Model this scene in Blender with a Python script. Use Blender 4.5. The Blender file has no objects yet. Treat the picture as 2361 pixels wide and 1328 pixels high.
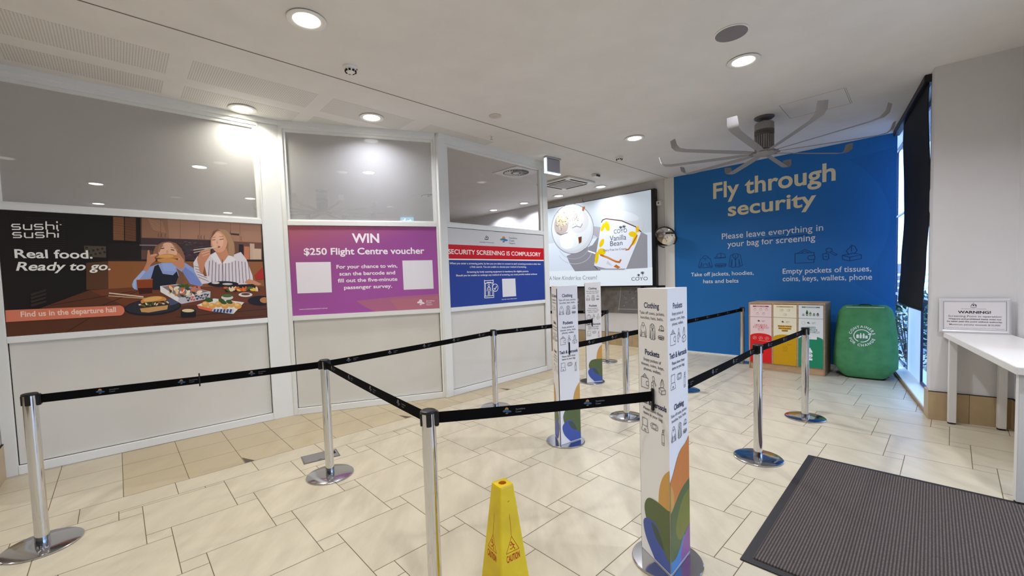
import bpy, bmesh, math, random
import numpy as np
from mathutils import Vector, Matrix
R = math.radians
SC = bpy.context.scene
COL = SC.collection
random.seed(7)

# ------------------------------------------------------------------ camera
PITCH, ROLL = 0.0482, -0.0325
cp, sp, cr, sr = math.cos(PITCH), math.sin(PITCH), math.cos(ROLL), math.sin(ROLL)
fwd = Vector((0, cp, -sp)); up0 = Vector((0, sp, cp)); rt0 = Vector((1, 0, 0))
rt = rt0 * cr + up0 * sr
upv = -rt0 * sr + up0 * cr
cam = bpy.data.cameras.new('camera')
cam.sensor_width = 36.0
cam.lens = 36.0 * 961.66 / 2361.0
cam.shift_x = 10.557 / 2361.0
cam.shift_y = 29.02 / 2361.0
cam.clip_start = 0.02
camo = bpy.data.objects.new('camera', cam)
COL.objects.link(camo)
m = Matrix.Identity(4)
for i in range(3):
    m[i][0] = rt[i]; m[i][1] = upv[i]; m[i][2] = -fwd[i]; m[i][3] = (0, 0, 1.55)[i]
camo.matrix_world = m
SC.camera = camo

# ------------------------------------------------------------------ world, exposure
W = bpy.data.worlds.new('world'); SC.world = W; W.use_nodes = True
bg = W.node_tree.nodes['Background']
bg.inputs[0].default_value = (0.36, 0.58, 1.0, 1)
bg.inputs[1].default_value = 5.5
SC.view_settings.view_transform = 'Standard'
SC.view_settings.look = 'None'
SC.view_settings.gamma = 1.0
SC.view_settings.use_curve_mapping = False
SC.view_settings.exposure = 0.0
SC.cycles.adaptive_threshold = 0.015
SC.cycles.max_bounces = 10
LAMP_W = 27.0        # one downlight, watts
WARM, NEUT, COOL = (1.0, 0.96, 0.82), (0.93, 0.95, 1.0), (0.90, 0.92, 1.0)

# ------------------------------------------------------------------ materials
def lin(c):
    return tuple((v / 255 / 12.92) if v / 255 <= 0.04045 else ((v / 255 + 0.055) / 1.055) ** 2.4 for v in c)
_M = {}
def mat(name, rgb, rough=0.5, metal=0.0, spec=0.5, emit=0.0, alpha=None):
    if name in _M: return _M[name]
    mt = bpy.data.materials.new(name); mt.use_nodes = True
    b = mt.node_tree.nodes['Principled BSDF']
    c = lin(rgb) + (1,)
    b.inputs['Base Color'].default_value = c
    b.inputs['Roughness'].default_value = rough
    b.inputs['Metallic'].default_value = metal
    b.inputs['Specular IOR Level'].default_value = spec
    if emit:
        b.inputs['Emission Color'].default_value = c
        b.inputs['Emission Strength'].default_value = emit
    mt.diffuse_color = c
    _M[name] = mt
    return mt
def ink(*rgb, rough=0.45):
    return mat('print_%d_%d_%d' % rgb, rgb, rough, spec=0.3)
def glow(*rgb, k=0.68):
    n = 'lit_print_%d_%d_%d' % rgb
    if n in _M: return _M[n]
    mt = mat(n, rgb, 0.25, spec=0.3, emit=k)
    mt.node_tree.nodes['Principled BSDF'].inputs['Base Color'].default_value = tuple(v * 0.35 for v in lin(rgb)) + (1,)
    return mt
def noisy(name, c1, c2, scale, rough=0.6, detail=4.0, stretch=(1, 1, 1), bump=0.0, spec=0.4, fac=(0.35, 0.65), coord='Object'):
    if name in _M: return _M[name]
    mt = mat(name, c1, rough, spec=spec)
    nt = mt.node_tree; b = nt.nodes['Principled BSDF']
    tc = nt.nodes.new('ShaderNodeTexCoord'); mp = nt.nodes.new('ShaderNodeMapping')
    mp.inputs['Scale'].default_value = stretch
    nz = nt.nodes.new('ShaderNodeTexNoise'); nz.inputs['Scale'].default_value = scale; nz.inputs['Detail'].default_value = detail
    rp = nt.nodes.new('ShaderNodeValToRGB')
    rp.color_ramp.elements[0].position = fac[0]; rp.color_ramp.elements[0].color = lin(c1) + (1,)
    rp.color_ramp.elements[1].position = fac[1]; rp.color_ramp.elements[1].color = lin(c2) + (1,)
    nt.links.new(tc.outputs[coord], mp.inputs[0]); nt.links.new(mp.outputs[0], nz.inputs['Vector'])
    nt.links.new(nz.outputs['Fac'], rp.inputs[0]); nt.links.new(rp.outputs[0], b.inputs['Base Color'])
    if bump:
        bp = nt.nodes.new('ShaderNodeBump'); bp.inputs['Strength'].default_value = bump; bp.inputs['Distance'].default_value = 0.01
        nt.links.new(nz.outputs['Fac'], bp.inputs['Height']); nt.links.new(bp.outputs[0], b.inputs['Normal'])
    return mt

M_ceil = noisy('ceiling_paint', (226, 224, 222), (231, 229, 227), 3.0, 0.75, spec=0.3)
M_wall = noisy('wall_paint', (220, 218, 219), (223, 221, 222), 3.0, 0.7, spec=0.3)
M_frame = mat('white_powder_coat', (236, 236, 232), 0.32, spec=0.5)
M_panel = noisy('cream_panel', (216, 212, 203), (221, 217, 209), 2.0, 0.45, spec=0.4)
M_chrome = mat('chrome', (214, 214, 216), 0.07, 1.0)
M_steel = mat('polished_steel', (196, 196, 200), 0.13, 1.0)
M_black = mat('black_plastic', (16, 16, 18), 0.4)
M_belt = noisy('black_webbing', (5, 5, 6), (8, 8, 9), 300, 0.85, spec=0.1)
M_white = mat('white_plastic', (235, 235, 232), 0.4)
M_dark = mat('dark_gap', (20, 20, 20), 0.8)
M_skirt = noisy('tan_skirting_tile', (176, 153, 118), (186, 163, 128), 6.0, 0.4)
M_grout = mat('grout', (112, 96, 76), 0.9, spec=0.1)
M_greym = mat('grey_metal', (120, 118, 118), 0.45, 0.6)
M_lamp = mat('lamp_diffuser', (255, 250, 240), 0.5, emit=9.0)
M_lampw = mat('lamp_diffuser_warm', (255, 246, 222), 0.5, emit=9.0)

# tiles: every tile face carries its own tone (random per island), plus veins along its grain
def tile_mat(name, c1, c2, c3):
    mt = mat(name, c1, 0.3, spec=0.4)
    nt = mt.node_tree; b = nt.nodes['Principled BSDF']
    tc = nt.nodes.new('ShaderNodeTexCoord'); mp = nt.nodes.new('ShaderNodeMapping')
    mp.inputs['Rotation'].default_value = (0, 0, R(46.9)); mp.inputs['Scale'].default_value = (3.0, 0.9, 1)
    geo = nt.nodes.new('ShaderNodeNewGeometry')
    add = nt.nodes.new('ShaderNodeVectorMath'); add.operation = 'MULTIPLY_ADD'
    add.inputs[1].default_value = (1, 1, 1)
    comb = nt.nodes.new('ShaderNodeCombineXYZ')
    mul = nt.nodes.new('ShaderNodeMath'); mul.operation = 'MULTIPLY'; mul.inputs[1].default_value = 40
    nz = nt.nodes.new('ShaderNodeTexNoise'); nz.inputs['Scale'].default_value = 2.4; nz.inputs['Detail'].default_value = 6; nz.inputs['Roughness'].default_value = 0.6
    rp = nt.nodes.new('ShaderNodeValToRGB')
    e = rp.color_ramp.elements
    e[0].position = 0.3; e[0].color = lin(c3) + (1,)
    e[1].position = 0.62; e[1].color = lin(c1) + (1,)
    mx = nt.nodes.new('ShaderNodeMix'); mx.data_type = 'RGBA'; mx.blend_type = 'MIX'
    mr = nt.nodes.new('ShaderNodeMath'); mr.operation = 'MULTIPLY'; mr.inputs[1].default_value = 0.45
    L = nt.links
    L.new(tc.outputs['Object'], mp.inputs[0]); L.new(geo.outputs['Random Per Island'], mul.inputs[0])
    L.new(mul.outputs[0], comb.inputs[0]); L.new(mul.outputs[0], comb.inputs[1])
    L.new(mp.outputs[0], add.inputs[0]); L.new(comb.outputs[0], add.inputs[2])
    L.new(add.outputs[0], nz.inputs['Vector']); L.new(nz.outputs['Fac'], rp.inputs[0])
    L.new(geo.outputs['Random Per Island'], mr.inputs[0]); L.new(mr.outputs[0], mx.inputs[0])
    L.new(rp.outputs[0], mx.inputs[6]); mx.inputs[7].default_value = lin(c2) + (1,)
    L.new(mx.outputs[2], b.inputs['Base Color'])
    rr = nt.nodes.new('ShaderNodeMapRange'); rr.inputs[3].default_value = 0.24; rr.inputs[4].default_value = 0.42
    L.new(nz.outputs['Fac'], rr.inputs[0]); L.new(rr.outputs[0], b.inputs['Roughness'])
    return mt
M_tile = tile_mat('cream_floor_tile', (199, 189, 167), (192, 182, 160), (179, 169, 148))
M_tile2 = tile_mat('tan_floor_tile', (186, 171, 141), (179, 163, 133), (174, 158, 129))

# perforated ceiling lining: fine dark dots on the paint
def perf_mat():
    mt = mat('perforated_lining', (190, 186, 178), 0.8, spec=0.2)
    nt = mt.node_tree; b = nt.nodes['Principled BSDF']
    tc = nt.nodes.new('ShaderNodeTexCoord'); mp = nt.nodes.new('ShaderNodeMapping')
    mp.inputs['Rotation'].default_value = (0, 0, R(46.9)); mp.inputs['Scale'].default_value = (55, 55, 55)
    fr = nt.nodes.new('ShaderNodeVectorMath'); fr.operation = 'FRACTION'
    sb = nt.nodes.new('ShaderNodeVectorMath'); sb.operation = 'SUBTRACT'; sb.inputs[1].default_value = (.5, .5, 0)
    ml = nt.nodes.new('ShaderNodeVectorMath'); ml.operation = 'MULTIPLY'; ml.inputs[1].default_value = (1, 1, 0)
    ln = nt.nodes.new('ShaderNodeVectorMath'); ln.operation = 'LENGTH'
    rp = nt.nodes.new('ShaderNodeValToRGB')
    rp.color_ramp.elements[0].position = .24; rp.color_ramp.elements[0].color = lin((184, 180, 175)) + (1,)
    rp.color_ramp.elements[1].position = .32; rp.color_ramp.elements[1].color = lin((226, 224, 222)) + (1,)
    L = nt.links
    L.new(tc.outputs['Object'], mp.inputs[0]); L.new(mp.outputs[0], fr.inputs[0]); L.new(fr.outputs[0], sb.inputs[0])
    L.new(sb.outputs[0], ml.inputs[0]); L.new(ml.outputs[0], ln.inputs[0]); L.new(ln.outputs['Value'], rp.inputs[0]); L.new(rp.outputs[0], b.inputs['Base Color'])
    return mt
M_perf = perf_mat()

# upper panes: clear glass under a fine dot film
def film_glass(name, film, gloss, tint=(0.9, 0.9, 0.9)):
    mt = bpy.data.materials.new(name); mt.use_nodes = True
    nt = mt.node_tree; nt.nodes.clear(); L = nt.links
    out = nt.nodes.new('ShaderNodeOutputMaterial')
    tr = nt.nodes.new('ShaderNodeBsdfTransparent'); tr.inputs[0].default_value = tint + (1,)
    df = nt.nodes.new('ShaderNodeBsdfDiffuse'); df.inputs[0].default_value = (0.62, 0.62, 0.63, 1)
    gl = nt.nodes.new('ShaderNodeBsdfGlossy'); gl.inputs['Roughness'].default_value = 0.02
    m1 = nt.nodes.new('ShaderNodeMixShader'); m1.inputs[0].default_value = film
    m2 = nt.nodes.new('ShaderNodeMixShader'); m2.inputs[0].default_value = gloss
    L.new(tr.outputs[0], m1.inputs[1]); L.new(df.outputs[0], m1.inputs[2])
    L.new(m1.outputs[0], m2.inputs[1]); L.new(gl.outputs[0], m2.inputs[2]); L.new(m2.outputs[0], out.inputs[0])
    return mt
M_film = film_glass('dot_film_glass', 0.33, 0.012, (.98, .98, .98))
M_film2 = film_glass('light_film_glass', 0.08, 0.012, (0.95, 0.95, 0.97))
M_glass = film_glass('clear_glass', 0.0, 0.06, (0.86, 0.92, 0.98))

# ------------------------------------------------------------------ mesh builder
class MB:
    def __init__(s): s.v = []; s.f = []; s.mi = []; s.ms = []; s.sm = []
    def mid(s, m):
        if m not in s.ms: s.ms.append(m)
        return s.ms.index(m)
    def add(s, vs, fs, m, smooth=False):
        b = len(s.v); s.v += [tuple(v) for v in vs]; k = s.mid(m)
        for f in fs: s.f.append(tuple(b + i for i in f)); s.mi.append(k); s.sm.append(smooth)
    def box(s, lo, hi, m, X=None):
        X = X or Matrix.Identity(4)
        vs = [X @ Vector((x, y, z)) for x in (lo[0], hi[0]) for y in (lo[1], hi[1]) for z in (lo[2], hi[2])]
        s.add(vs, [(0, 1, 3, 2), (4, 6, 7, 5), (0, 4, 5, 1), (2, 3, 7, 6), (0, 2, 6, 4), (1, 5, 7, 3)], m)
    def bbox(s, lo, hi, m, r=0.004, X=None):        # box with chamfered edges
        X = X or Matrix.Identity(4)
        bm = bmesh.new()
        bmesh.ops.create_cube(bm, size=1)
        for v in bm.verts:
            v.co = Vector([lo[i] + (v.co[i] + .5) * (hi[i] - lo[i]) for i in range(3)])
        bmesh.ops.bevel(bm, geom=bm.edges[:], offset=r, segments=2, affect='EDGES')
        bm.verts.index_update()
        s.add([X @ v.co for v in bm.verts], [[v.index for v in f.verts] for f in bm.faces], m)
        bm.free()
    def prism(s, pts, z0, z1, m, mtop=None):
        n = len(pts)
        s.add([(p[0], p[1], z0) for p in pts] + [(p[0], p[1], z1) for p in pts],
              [tuple(range(n - 1, -1, -1))] + [(i, (i + 1) % n, n + (i + 1) % n, n + i) for i in range(n)], m)
        s.add([(p[0], p[1], z1) for p in pts], [tuple(range(n))], mtop or m)
    def lathe(s, prof, m, c=(0, 0, 0), n=40, smooth=True, X=None):
        X = X or Matrix.Identity(4); vs = []; fs = []
        for r, z in prof:
            for i in range(n):
                a = 2 * math.pi * i / n
                vs.append(X @ Vector((c[0] + r * math.cos(a), c[1] + r * math.sin(a), c[2] + z)))
        k = len(prof)
        for j in range(k - 1):
            for i in range(n):
                i2 = (i + 1) % n
                fs.append((j * n + i, j * n + i2, (j + 1) * n + i2, (j + 1) * n + i))
        fs.append(tuple(range(n - 1, -1, -1))); fs.append(tuple((k - 1) * n + i for i in range(n)))
        s.add(vs, fs, m, smooth)
    def tube(s, pts, r, m, n=10, rs=None):
        pts = [Vector(p) for p in pts]; vs = []; fs = []
        for i, p in enumerate(pts):
            d = (pts[min(i + 1, len(pts) - 1)] - pts[max(i - 1, 0)]).normalized()
            a = Vector((0, 0, 1)) if abs(d.z) < .9 else Vector((1, 0, 0))
            u = d.cross(a).normalized(); w = d.cross(u)
            rr = rs[i] if rs else r
            for k in range(n):
                t = 2 * math.pi * k / n
                vs.append(p + u * rr * math.cos(t) + w * rr * math.sin(t))
        for i in range(len(pts) - 1):
            for k in range(n):
                k2 = (k + 1) % n
                fs.append((i * n + k, i * n + k2, (i + 1) * n + k2, (i + 1) * n + k))
        fs.append(tuple(range(n - 1, -1, -1))); fs.append(tuple((len(pts) - 1) * n + k for k in range(n)))
        s.add(vs, fs, m, True)
    def mesh(s, name):
        me = bpy.data.meshes.new(name)
        me.from_pydata(s.v, [], s.f)
        for m in s.ms: me.materials.append(m)
        me.polygons.foreach_set('material_index', s.mi)
        me.polygons.foreach_set('use_smooth', s.sm)
        me.update()
        bm = bmesh.new(); bm.from_mesh(me)
        if not getattr(s, 'flat', False):
            bmesh.ops.recalc_face_normals(bm, faces=bm.faces[:])
        bm.to_mesh(me); bm.free()
        if any(s.sm):
            try: me.set_sharp_from_angle(angle=R(40))
            except Exception: pass
        return me
    def build(s, name, parent=None):
        o = bpy.data.objects.new(name, s.mesh(name)); COL.objects.link(o)
        if parent: o.parent = parent
        return o

def tag(o, label, cat, group=None):
    o['label'] = label; o['category'] = cat
    if group: o['group'] = group
    return o
def thing(name, label, cat, loc=(0, 0, 0), rz=0.0, group=None):
    o = bpy.data.objects.new(name, None); COL.objects.link(o)
    o.empty_display_size = 0.1
    o.location = loc; o.rotation_euler = (0, 0, rz)
    return tag(o, label, cat, group)
def struct(o):
    o['kind'] = 'structure'; return o
def sgroup(name, loc=(0, 0, 0)):
    o = bpy.data.objects.new(name, None); COL.objects.link(o); o.location = loc
    return struct(o)
def dup(root, loc, rz, label, group=None):
    r = root.copy(); COL.objects.link(r); r.location = loc; r.rotation_euler = (0, 0, rz); r['label'] = label
    if group: r['group'] = group
    for ch in list(root.children):
        c = ch.copy(); COL.objects.link(c); c.parent = r
        for g in list(ch.children):
            d = g.copy(); COL.objects.link(d); d.parent = c
    return r

# ------------------------------------------------------------------ flat artwork on a plane
_txt = {}
def text_mesh(s, bold=0.0, shear=0.0):
    k = (s, bold, shear)
    if k in _txt: return _txt[k]
    cu = bpy.data.curves.new('t', 'FONT'); cu.body = s; cu.size = 1; cu.offset = bold; cu.shear = shear; cu.resolution_u = 4
    ob = bpy.data.objects.new('t', cu); COL.objects.link(ob)
    dg = bpy.context.evaluated_depsgraph_get(); dg.update()
    me = bpy.data.meshes.new_from_object(ob.evaluated_get(dg))
    vs = [(v.co.x, v.co.y) for v in me.vertices]; fs = [tuple(p.vertices) for p in me.polygons]
    bpy.data.objects.remove(ob); bpy.data.curves.remove(cu); bpy.data.meshes.remove(me)
    _txt[k] = (vs, fs)
    return _txt[k]
CAP = 0.73
def hom(src, dst):
    A = []; b = []
    for (x, y), (u, v) in zip(src, dst):
        A.append([x, y, 1, 0, 0, 0, -u * x, -u * y]); b.append(u)
        A.append([0, 0, 0, x, y, 1, -v * x, -v * y]); b.append(v)
    h = np.linalg.solve(np.array(A, float), np.array(b, float))
    return np.append(h, 1).reshape(3, 3)
def clip(poly, nx, ny, c):                       # keep nx*u + ny*v >= c
    out = []
    for i in range(len(poly)):
        p, q = poly[i], poly[(i + 1) % len(poly)]
        a, b = nx * p[0] + ny * p[1] - c, nx * q[0] + ny * q[1] - c
        if a >= 0: out.append(p)
        if (a >= 0) != (b >= 0):
            t = a / (a - b); out.append((p[0] + (q[0] - p[0]) * t, p[1] + (q[1] - p[1]) * t))
    return out
class Art:
    """flat print: O + U*x + V*y, layers a fraction of a millimetre apart along N"""
    def __init__(s, mb, O, U, V, N, h0=0.0004, step=0.00003):
        s.mb = mb; s.O = Vector(O); s.U = Vector(U); s.V = Vector(V); s.N = Vector(N); s.h = h0; s.st = step; s.H = None; s.lim = None
    def grid(s, px, uv): s.H = hom(px, uv)
    def p(s, x, y):
        if s.H is None: return (x, y)
        q = s.H @ np.array([x, y, 1.0]); return (q[0] / q[2], q[1] / q[2])
    def _w(s, x, y): return s.O + s.U * x + s.V * y + s.N * s.h
    def raw(s, pts, fs, m):
        s.h += s.st
        s.mb.add([s._w(*q) for q in pts], fs, m)
    def poly(s, pts, m):
        pts = [s.p(*q) for q in pts]
        if s.lim:
            for c in ((1, 0, .0005), (-1, 0, .0005 - s.lim[0]), (0, 1, .0005), (0, -1, .0005 - s.lim[1])): pts = clip(pts, *c)
            if len(pts) < 3: return
        s.raw(pts, [tuple(range(len(pts)))], m)
    def rect(s, x0, y0, x1, y1, m): s.poly([(x0, y0), (x1, y0), (x1, y1), (x0, y1)], m)
    def ell(s, cx, cy, rx, ry, m, rot=0, a0=0, a1=360, n=36):
        c, sn = math.cos(R(rot)), math.sin(R(rot)); pts = []
        for i in range(n + (0 if a1 - a0 >= 360 else 1)):
            t = R(a0 + (a1 - a0) * i / n); x, y = rx * math.cos(t), ry * math.sin(t)
            pts.append((cx + x * c - y * sn, cy + x * sn + y * c))
        s.poly(pts, m)
    def ring(s, cx, cy, rx, ry, w, m, a0=0, a1=360, n=40):
        pts = [(cx + rx * math.cos(R(a0 + (a1 - a0) * i / n)), cy + ry * math.sin(R(a0 + (a1 - a0) * i / n))) for i in range(n + 1)]
        s.line(pts, w, m)
    def line(s, pts, w, m, closed=False):
        """w is in plane units; one quad per segment with mitred joints"""
        P = [Vector((*s.p(*q), 0)) for q in pts]
        if closed: P.append(P[0])
        vs = []; n = len(P)
        for i in range(n):
            a = P[i] - P[i - 1] if i > 0 else (P[0] - P[-2] if closed else P[1] - P[0])
            b = P[i + 1] - P[i] if i < n - 1 else (P[1] - P[0] if closed else P[-1] - P[-2])
            if a.length < 1e-9: a = b
            if b.length < 1e-9: b = a
            d = (a.normalized() + b.normalized())
            if d.length < .3: d = b.normalized()
            d.normalize(); nn = Vector((-d.y, d.x, 0)); k = max(.5, abs(nn.dot(Vector((-b.y, b.x, 0)).normalized())))
            vs += [P[i] + nn * w / 2 / k, P[i] - nn * w / 2 / k]
        s.raw([(v.x, v.y) for v in vs], [(2 * i, 2 * i + 1, 2 * i + 3, 2 * i + 2) for i in range(n - 1)], m)
    def text(s, t, x, y, cap, m, w=None, align='c', bold=0.0, shear=0.0):
        """plane units: baseline y, cap height, optional total width"""
        vs, fs = text_mesh(t, bold, shear)
        if not vs: return
        x0 = min(v[0] for v in vs); x1 = max(v[0] for v in vs)
        sy = cap / CAP; sx = (w / (x1 - x0)) if w else sy
        W_ = (x1 - x0) * sx
        ox = x - W_ / 2 if align == 'c' else (x if align == 'l' else x - W_)
        s.raw([(ox + (v[0] - x0) * sx, y + v[1] * sy) for v in vs], fs, m)
    def tpx(s, t, xl, xr, yl, yr, cap, m, bold=0.0, shear=0.0):
        """source units: baseline from (xl,yl) to (xr,yr), cap height in source units"""
        a = s.p(xl, yl); b = s.p(xr, yr); c = s.p((xl + xr) / 2, (yl + yr) / 2 - cap); d = s.p((xl + xr) / 2, (yl + yr) / 2)
        s.text(t, (a[0] + b[0]) / 2, (a[1] + b[1]) / 2, abs(c[1] - d[1]), m, abs(b[0] - a[0]), 'c', bold, shear)

# line icons, unit box 0..1 wide, 0..1 high
ICON = {
 'hoodie': [[(.33, .95), (.5, 1), (.67, .95), (.7, .85), (.5, .76), (.3, .85), (.33, .95)], [(.3, .85), (.14, .72), (0, .18), (.13, .12), (.24, .5)], [(.7, .85), (.86, .72), (1, .18), (.87, .12), (.76, .5)],
            [(.24, .5), (.22, .08), (.78, .08), (.76, .5)], [(.34, .14), (.38, .36), (.62, .36), (.66, .14)], [(.5, .76), (.5, .62)], [(.0, .18), (.02, .08), (.12, .04), (.13, .12)], [(1, .18), (.98, .08), (.88, .04), (.87, .12)]],
 'jacket': [[(.36, .97), (.5, 1), (.64, .97)], [(.36, .97), (.14, .86), (.02, .1), (.16, .06), (.26, .6)], [(.64, .97), (.86, .86), (.98, .1), (.84, .06), (.74, .6)], [(.26, .6), (.24, 0), (.46, .02), (.5, .5), (.54, .02), (.76, 0), (.74, .6)],
            [(.36, .97), (.3, .74), (.4, .7), (.5, .5), (.6, .7), (.7, .74), (.64, .97)], [(.5, .9), (.5, .5)]],
 'cap': [[(.2, .5), (.28, .85), (.6, 1), (.92, .82), (1, .4), (.6, .34), (.2, .5)], [(.2, .5), (0, .36), (.1, .28), (.42, .28), (.98, .3), (1, .4)], [(.6, 1), (.6, .34)]],
 'belt': [[(0, .75), (.12, .9), (.8, .9), (1, .78), (.98, .3), (.85, .14), (.16, .14), (.02, .28), (0, .75)], [(0, .6), (1, .62)], [(.3, .5), (.62, .5), (.62, .24), (.3, .24), (.3, .5)], [(.04, .44), (.3, .44)], [(.62, .42), (.96, .44)]],
 'wallet': [[(0, .72), (0, 0), (.96, 0), (.96, .22)], [(0, .72), (.96, .72), (.96, .5)], [(1, .5), (.7, .5), (.64, .36), (.7, .22), (1, .22), (1, .5)], [(.12, .72), (.5, 1), (.88, .72)], [(.28, .72), (.5, .88), (.72, .72)]],
 'keys': [[(.3, .95), (.5, 1), (.66, .9), (.66, .72), (.5, .62), (.34, .68), (.28, .82), (.3, .95)], [(.62, .7), (.98, .4), (.86, .32), (.54, .6)], [(.34, .7), (.26, .55), (.06, .5), (.1, .05), (.36, 0), (.46, .12), (.44, .5), (.26, .55)], [(.18, .3), (.36, .28)]],
 'tissue': [[(0, .38), (.4, .24), (1, .36), (.62, .5), (0, .38)], [(0, .38), (.02, .12), (.4, 0), (1, .12), (1, .36)], [(.4, .24), (.4, 0)], [(.36, .4), (.22, .66), (.34, .8), (.5, 1), (.66, .92), (.78, .66), (.64, .44)], [(.5, 1), (.48, .6)]],
 'laptop': [[(.14, .95), (.86, .95), (.86, .42), (.14, .42), (.14, .95)], [(.14, .42), (0, .08), (.04, 0), (.96, 0), (1, .08), (.86, .42)], [(.38, .1), (.62, .1), (.6, .18), (.4, .18), (.38, .1)], [(.2, .86), (.28, .88)]],
 'game': [[(.2, .8), (.8, .8), (.98, .65), (1, .4), (.86, .18), (.14, .18), (0, .4), (.02, .65), (.2, .8)], [(.26, .7), (.74, .7), (.74, .3), (.26, .3), (.26, .7)], [(.1, .5), (.18, .5)], [(.86, .5), (.92, .5)]],
 'spray': [[(.2, .62), (.2, 0), (.8, 0), (.8, .62), (.2, .62)], [(.28, .62), (.34, .76), (.66, .76), (.72, .62)], [(.4, .76), (.4, .9), (.62, .9), (.62, .76)], [(.76, .86), (.92, .82)], [(.78, .92), (.98, .96)], [(.2, .12), (.8, .12)]],
}
def icon(art, name, x, y, w, h, t, m):
    for pl in ICON[name]:
        art.line([(x + a * w, y + b * h) for a, b in pl], t, m)

def coast_logo(art, x, y, s, mats, up=1.0):
    """sun over two swelling waves; mats = sun, wave 1, wave 2, drop"""
    k = up
    art.ell(x - .02 * s, y + .42 * s * k, .34 * s, .36 * s * k, mats[0])
    art.ell(x - .22 * s, y + .16 * s * k, .58 * s, .24 * s * k, mats[1], 10 * k)
    art.ell(x + .26 * s, y + .0 * s * k, .62 * s, .22 * s * k, mats[2], -8 * k)
    art.ell(x - .02 * s, y - .36 * s * k, .26 * s, .13 * s * k, mats[3])
def crest(art, x, y, s, m, up=1.0):
    """small coat of arms: shield between two leaning figures over a scroll"""
    k = up
    art.poly([(x - .14 * s, y + .3 * s * k), (x + .14 * s, y + .3 * s * k), (x + .14 * s, y), (x, y - .2 * s * k), (x - .14 * s, y)], m)
    art.poly([(x - .2 * s, y + .5 * s * k), (x - .12 * s, y + .4 * s * k), (x - .36 * s, y - .1 * s * k), (x - .5 * s, y - .3 * s * k), (x - .44 * s, y)], m)
    art.poly([(x + .1 * s, y + .5 * s * k), (x + .2 * s, y + .42 * s * k), (x + .5 * s, y + .2 * s * k), (x + .55 * s, y - .1 * s * k), (x + .4 * s, y - .3 * s * k), (x + .3 * s, y + .1 * s * k)], m)
    art.ell(x, y + .6 * s * k, .09 * s, .1 * s, m)
    art.line([(x - .55 * s, y - .38 * s * k), (x, y - .5 * s * k), (x + .55 * s, y - .38 * s * k)], .1 * s if art.H is None else .012, m)

# ================================================================== the room
TH = -46.915
tu = Vector((math.cos(R(TH)), math.sin(R(TH)), 0)); tv = Vector((-tu.y, tu.x, 0))
CZ = 3.504
def plane(n, d):
    N = Vector((math.cos(n), math.sin(n), 0)); A = Vector((math.sin(n), -math.cos(n), 0))
    return N, A, d
PL1 = plane(2.28904, 5.5089); PL2 = plane(1.88978, 5.5734); PL3 = plane(2.35276, 4.5505); PL4 = plane(0.7770, 8.36)
def frame_mx(P):            # local x along the wall (viewer's left to right), y towards the viewer, z up
    N, A, d = P
    o = N * d
    return Matrix(((A.x, -N.x, 0, o.x), (A.y, -N.y, 0, o.y), (0, 0, 1, 0), (0, 0, 0, 1)))
def on(P, s, z=0.0, h=0.0):
    N, A, d = P
    v = N * (d - h) + A * s; v.z = z
    return v
A0 = Vector((4.27, 4.19, 0)); B0 = Vector((5.70, 6.126, 0))
wt = (B0 - A0).normalized(); wo = Vector((wt.y, -wt.x, 0))
FAR_END = on(PL4, -16.0)
HALL = [(-13, -5), (7.5, -5), (7.5, 2.88), (4.0, 2.88), (4.709, 3.849), (4.27, 4.19), (B0.x, B0.y), (FAR_END.x, FAR_END.y), (-13, FAR_END.y)]

# ---- floor: slab, and every tile of the staggered pattern as a face of it
fl = MB()
fl.flat = True
fl.prism(HALL[:-1] + [HALL[-1]], -0.12, -0.0012, M_grout)
def tile(u0, u1, v0, v1, mt, z=0.0, g=0.0022, lim=None):
    poly = [(u0 + g, v0 + g), (u1 - g, v0 + g), (u1 - g, v1 - g), (u0 + g, v1 - g)]
    for c in lim or []:
        poly = clip(poly, *c)
        if len(poly) < 3: return
    fl.add([tuple(tu * p[0] + tv * p[1] + Vector((0, 0, z))) for p in poly], [tuple(range(len(poly)))], mt)
TA, TB = 0.5, 0.1255
for i in range(-22, 22):
    for j in range(-22, 22):
        um, vm = -1.875 - i * TA + j * TB, 2.552 - i * TB - j * TA
        c = tu * um + tv * vm
        if not (-7 < c.x < 7.6 and -2 < c.y < 13): continue
        L = [(1, 0, -4.03 + .002)]
        tile(um - TA, um, vm - TA, vm, M_tile, lim=L)
        tile(um - TB, um, vm, vm + TB, M_tile, lim=L)
for k in range(-8, 18):                          # border row, then the square grid along the partition
    tile(-4.29, -4.03, .26 + .54 * k, .26 + .54 * (k + 1), M_tile)
for k in range(-10, 26):
    for q in range(4):
        v0 = -.048 + .4 * (k - 4)
        tile(-4.29 - .397 * (q + 1), -4.29 - .397 * q, v0, v0 + .4, M_tile if k < 4 else M_tile2)
for v0 in (.752, 2.352, 3.952):                  # small dark wedges let into the grid
    fl.add([tuple(tu * a + tv * b + Vector((0, 0, .0006))) for a, b in ((-4.46, v0 + .004), (-4.293, v0 + .004), (-4.293, v0 + .075))], [(0, 1, 2)], mat('dark_inlay', (84, 76, 64), 0.6))
floor = struct(fl.build('floor'))

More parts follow.
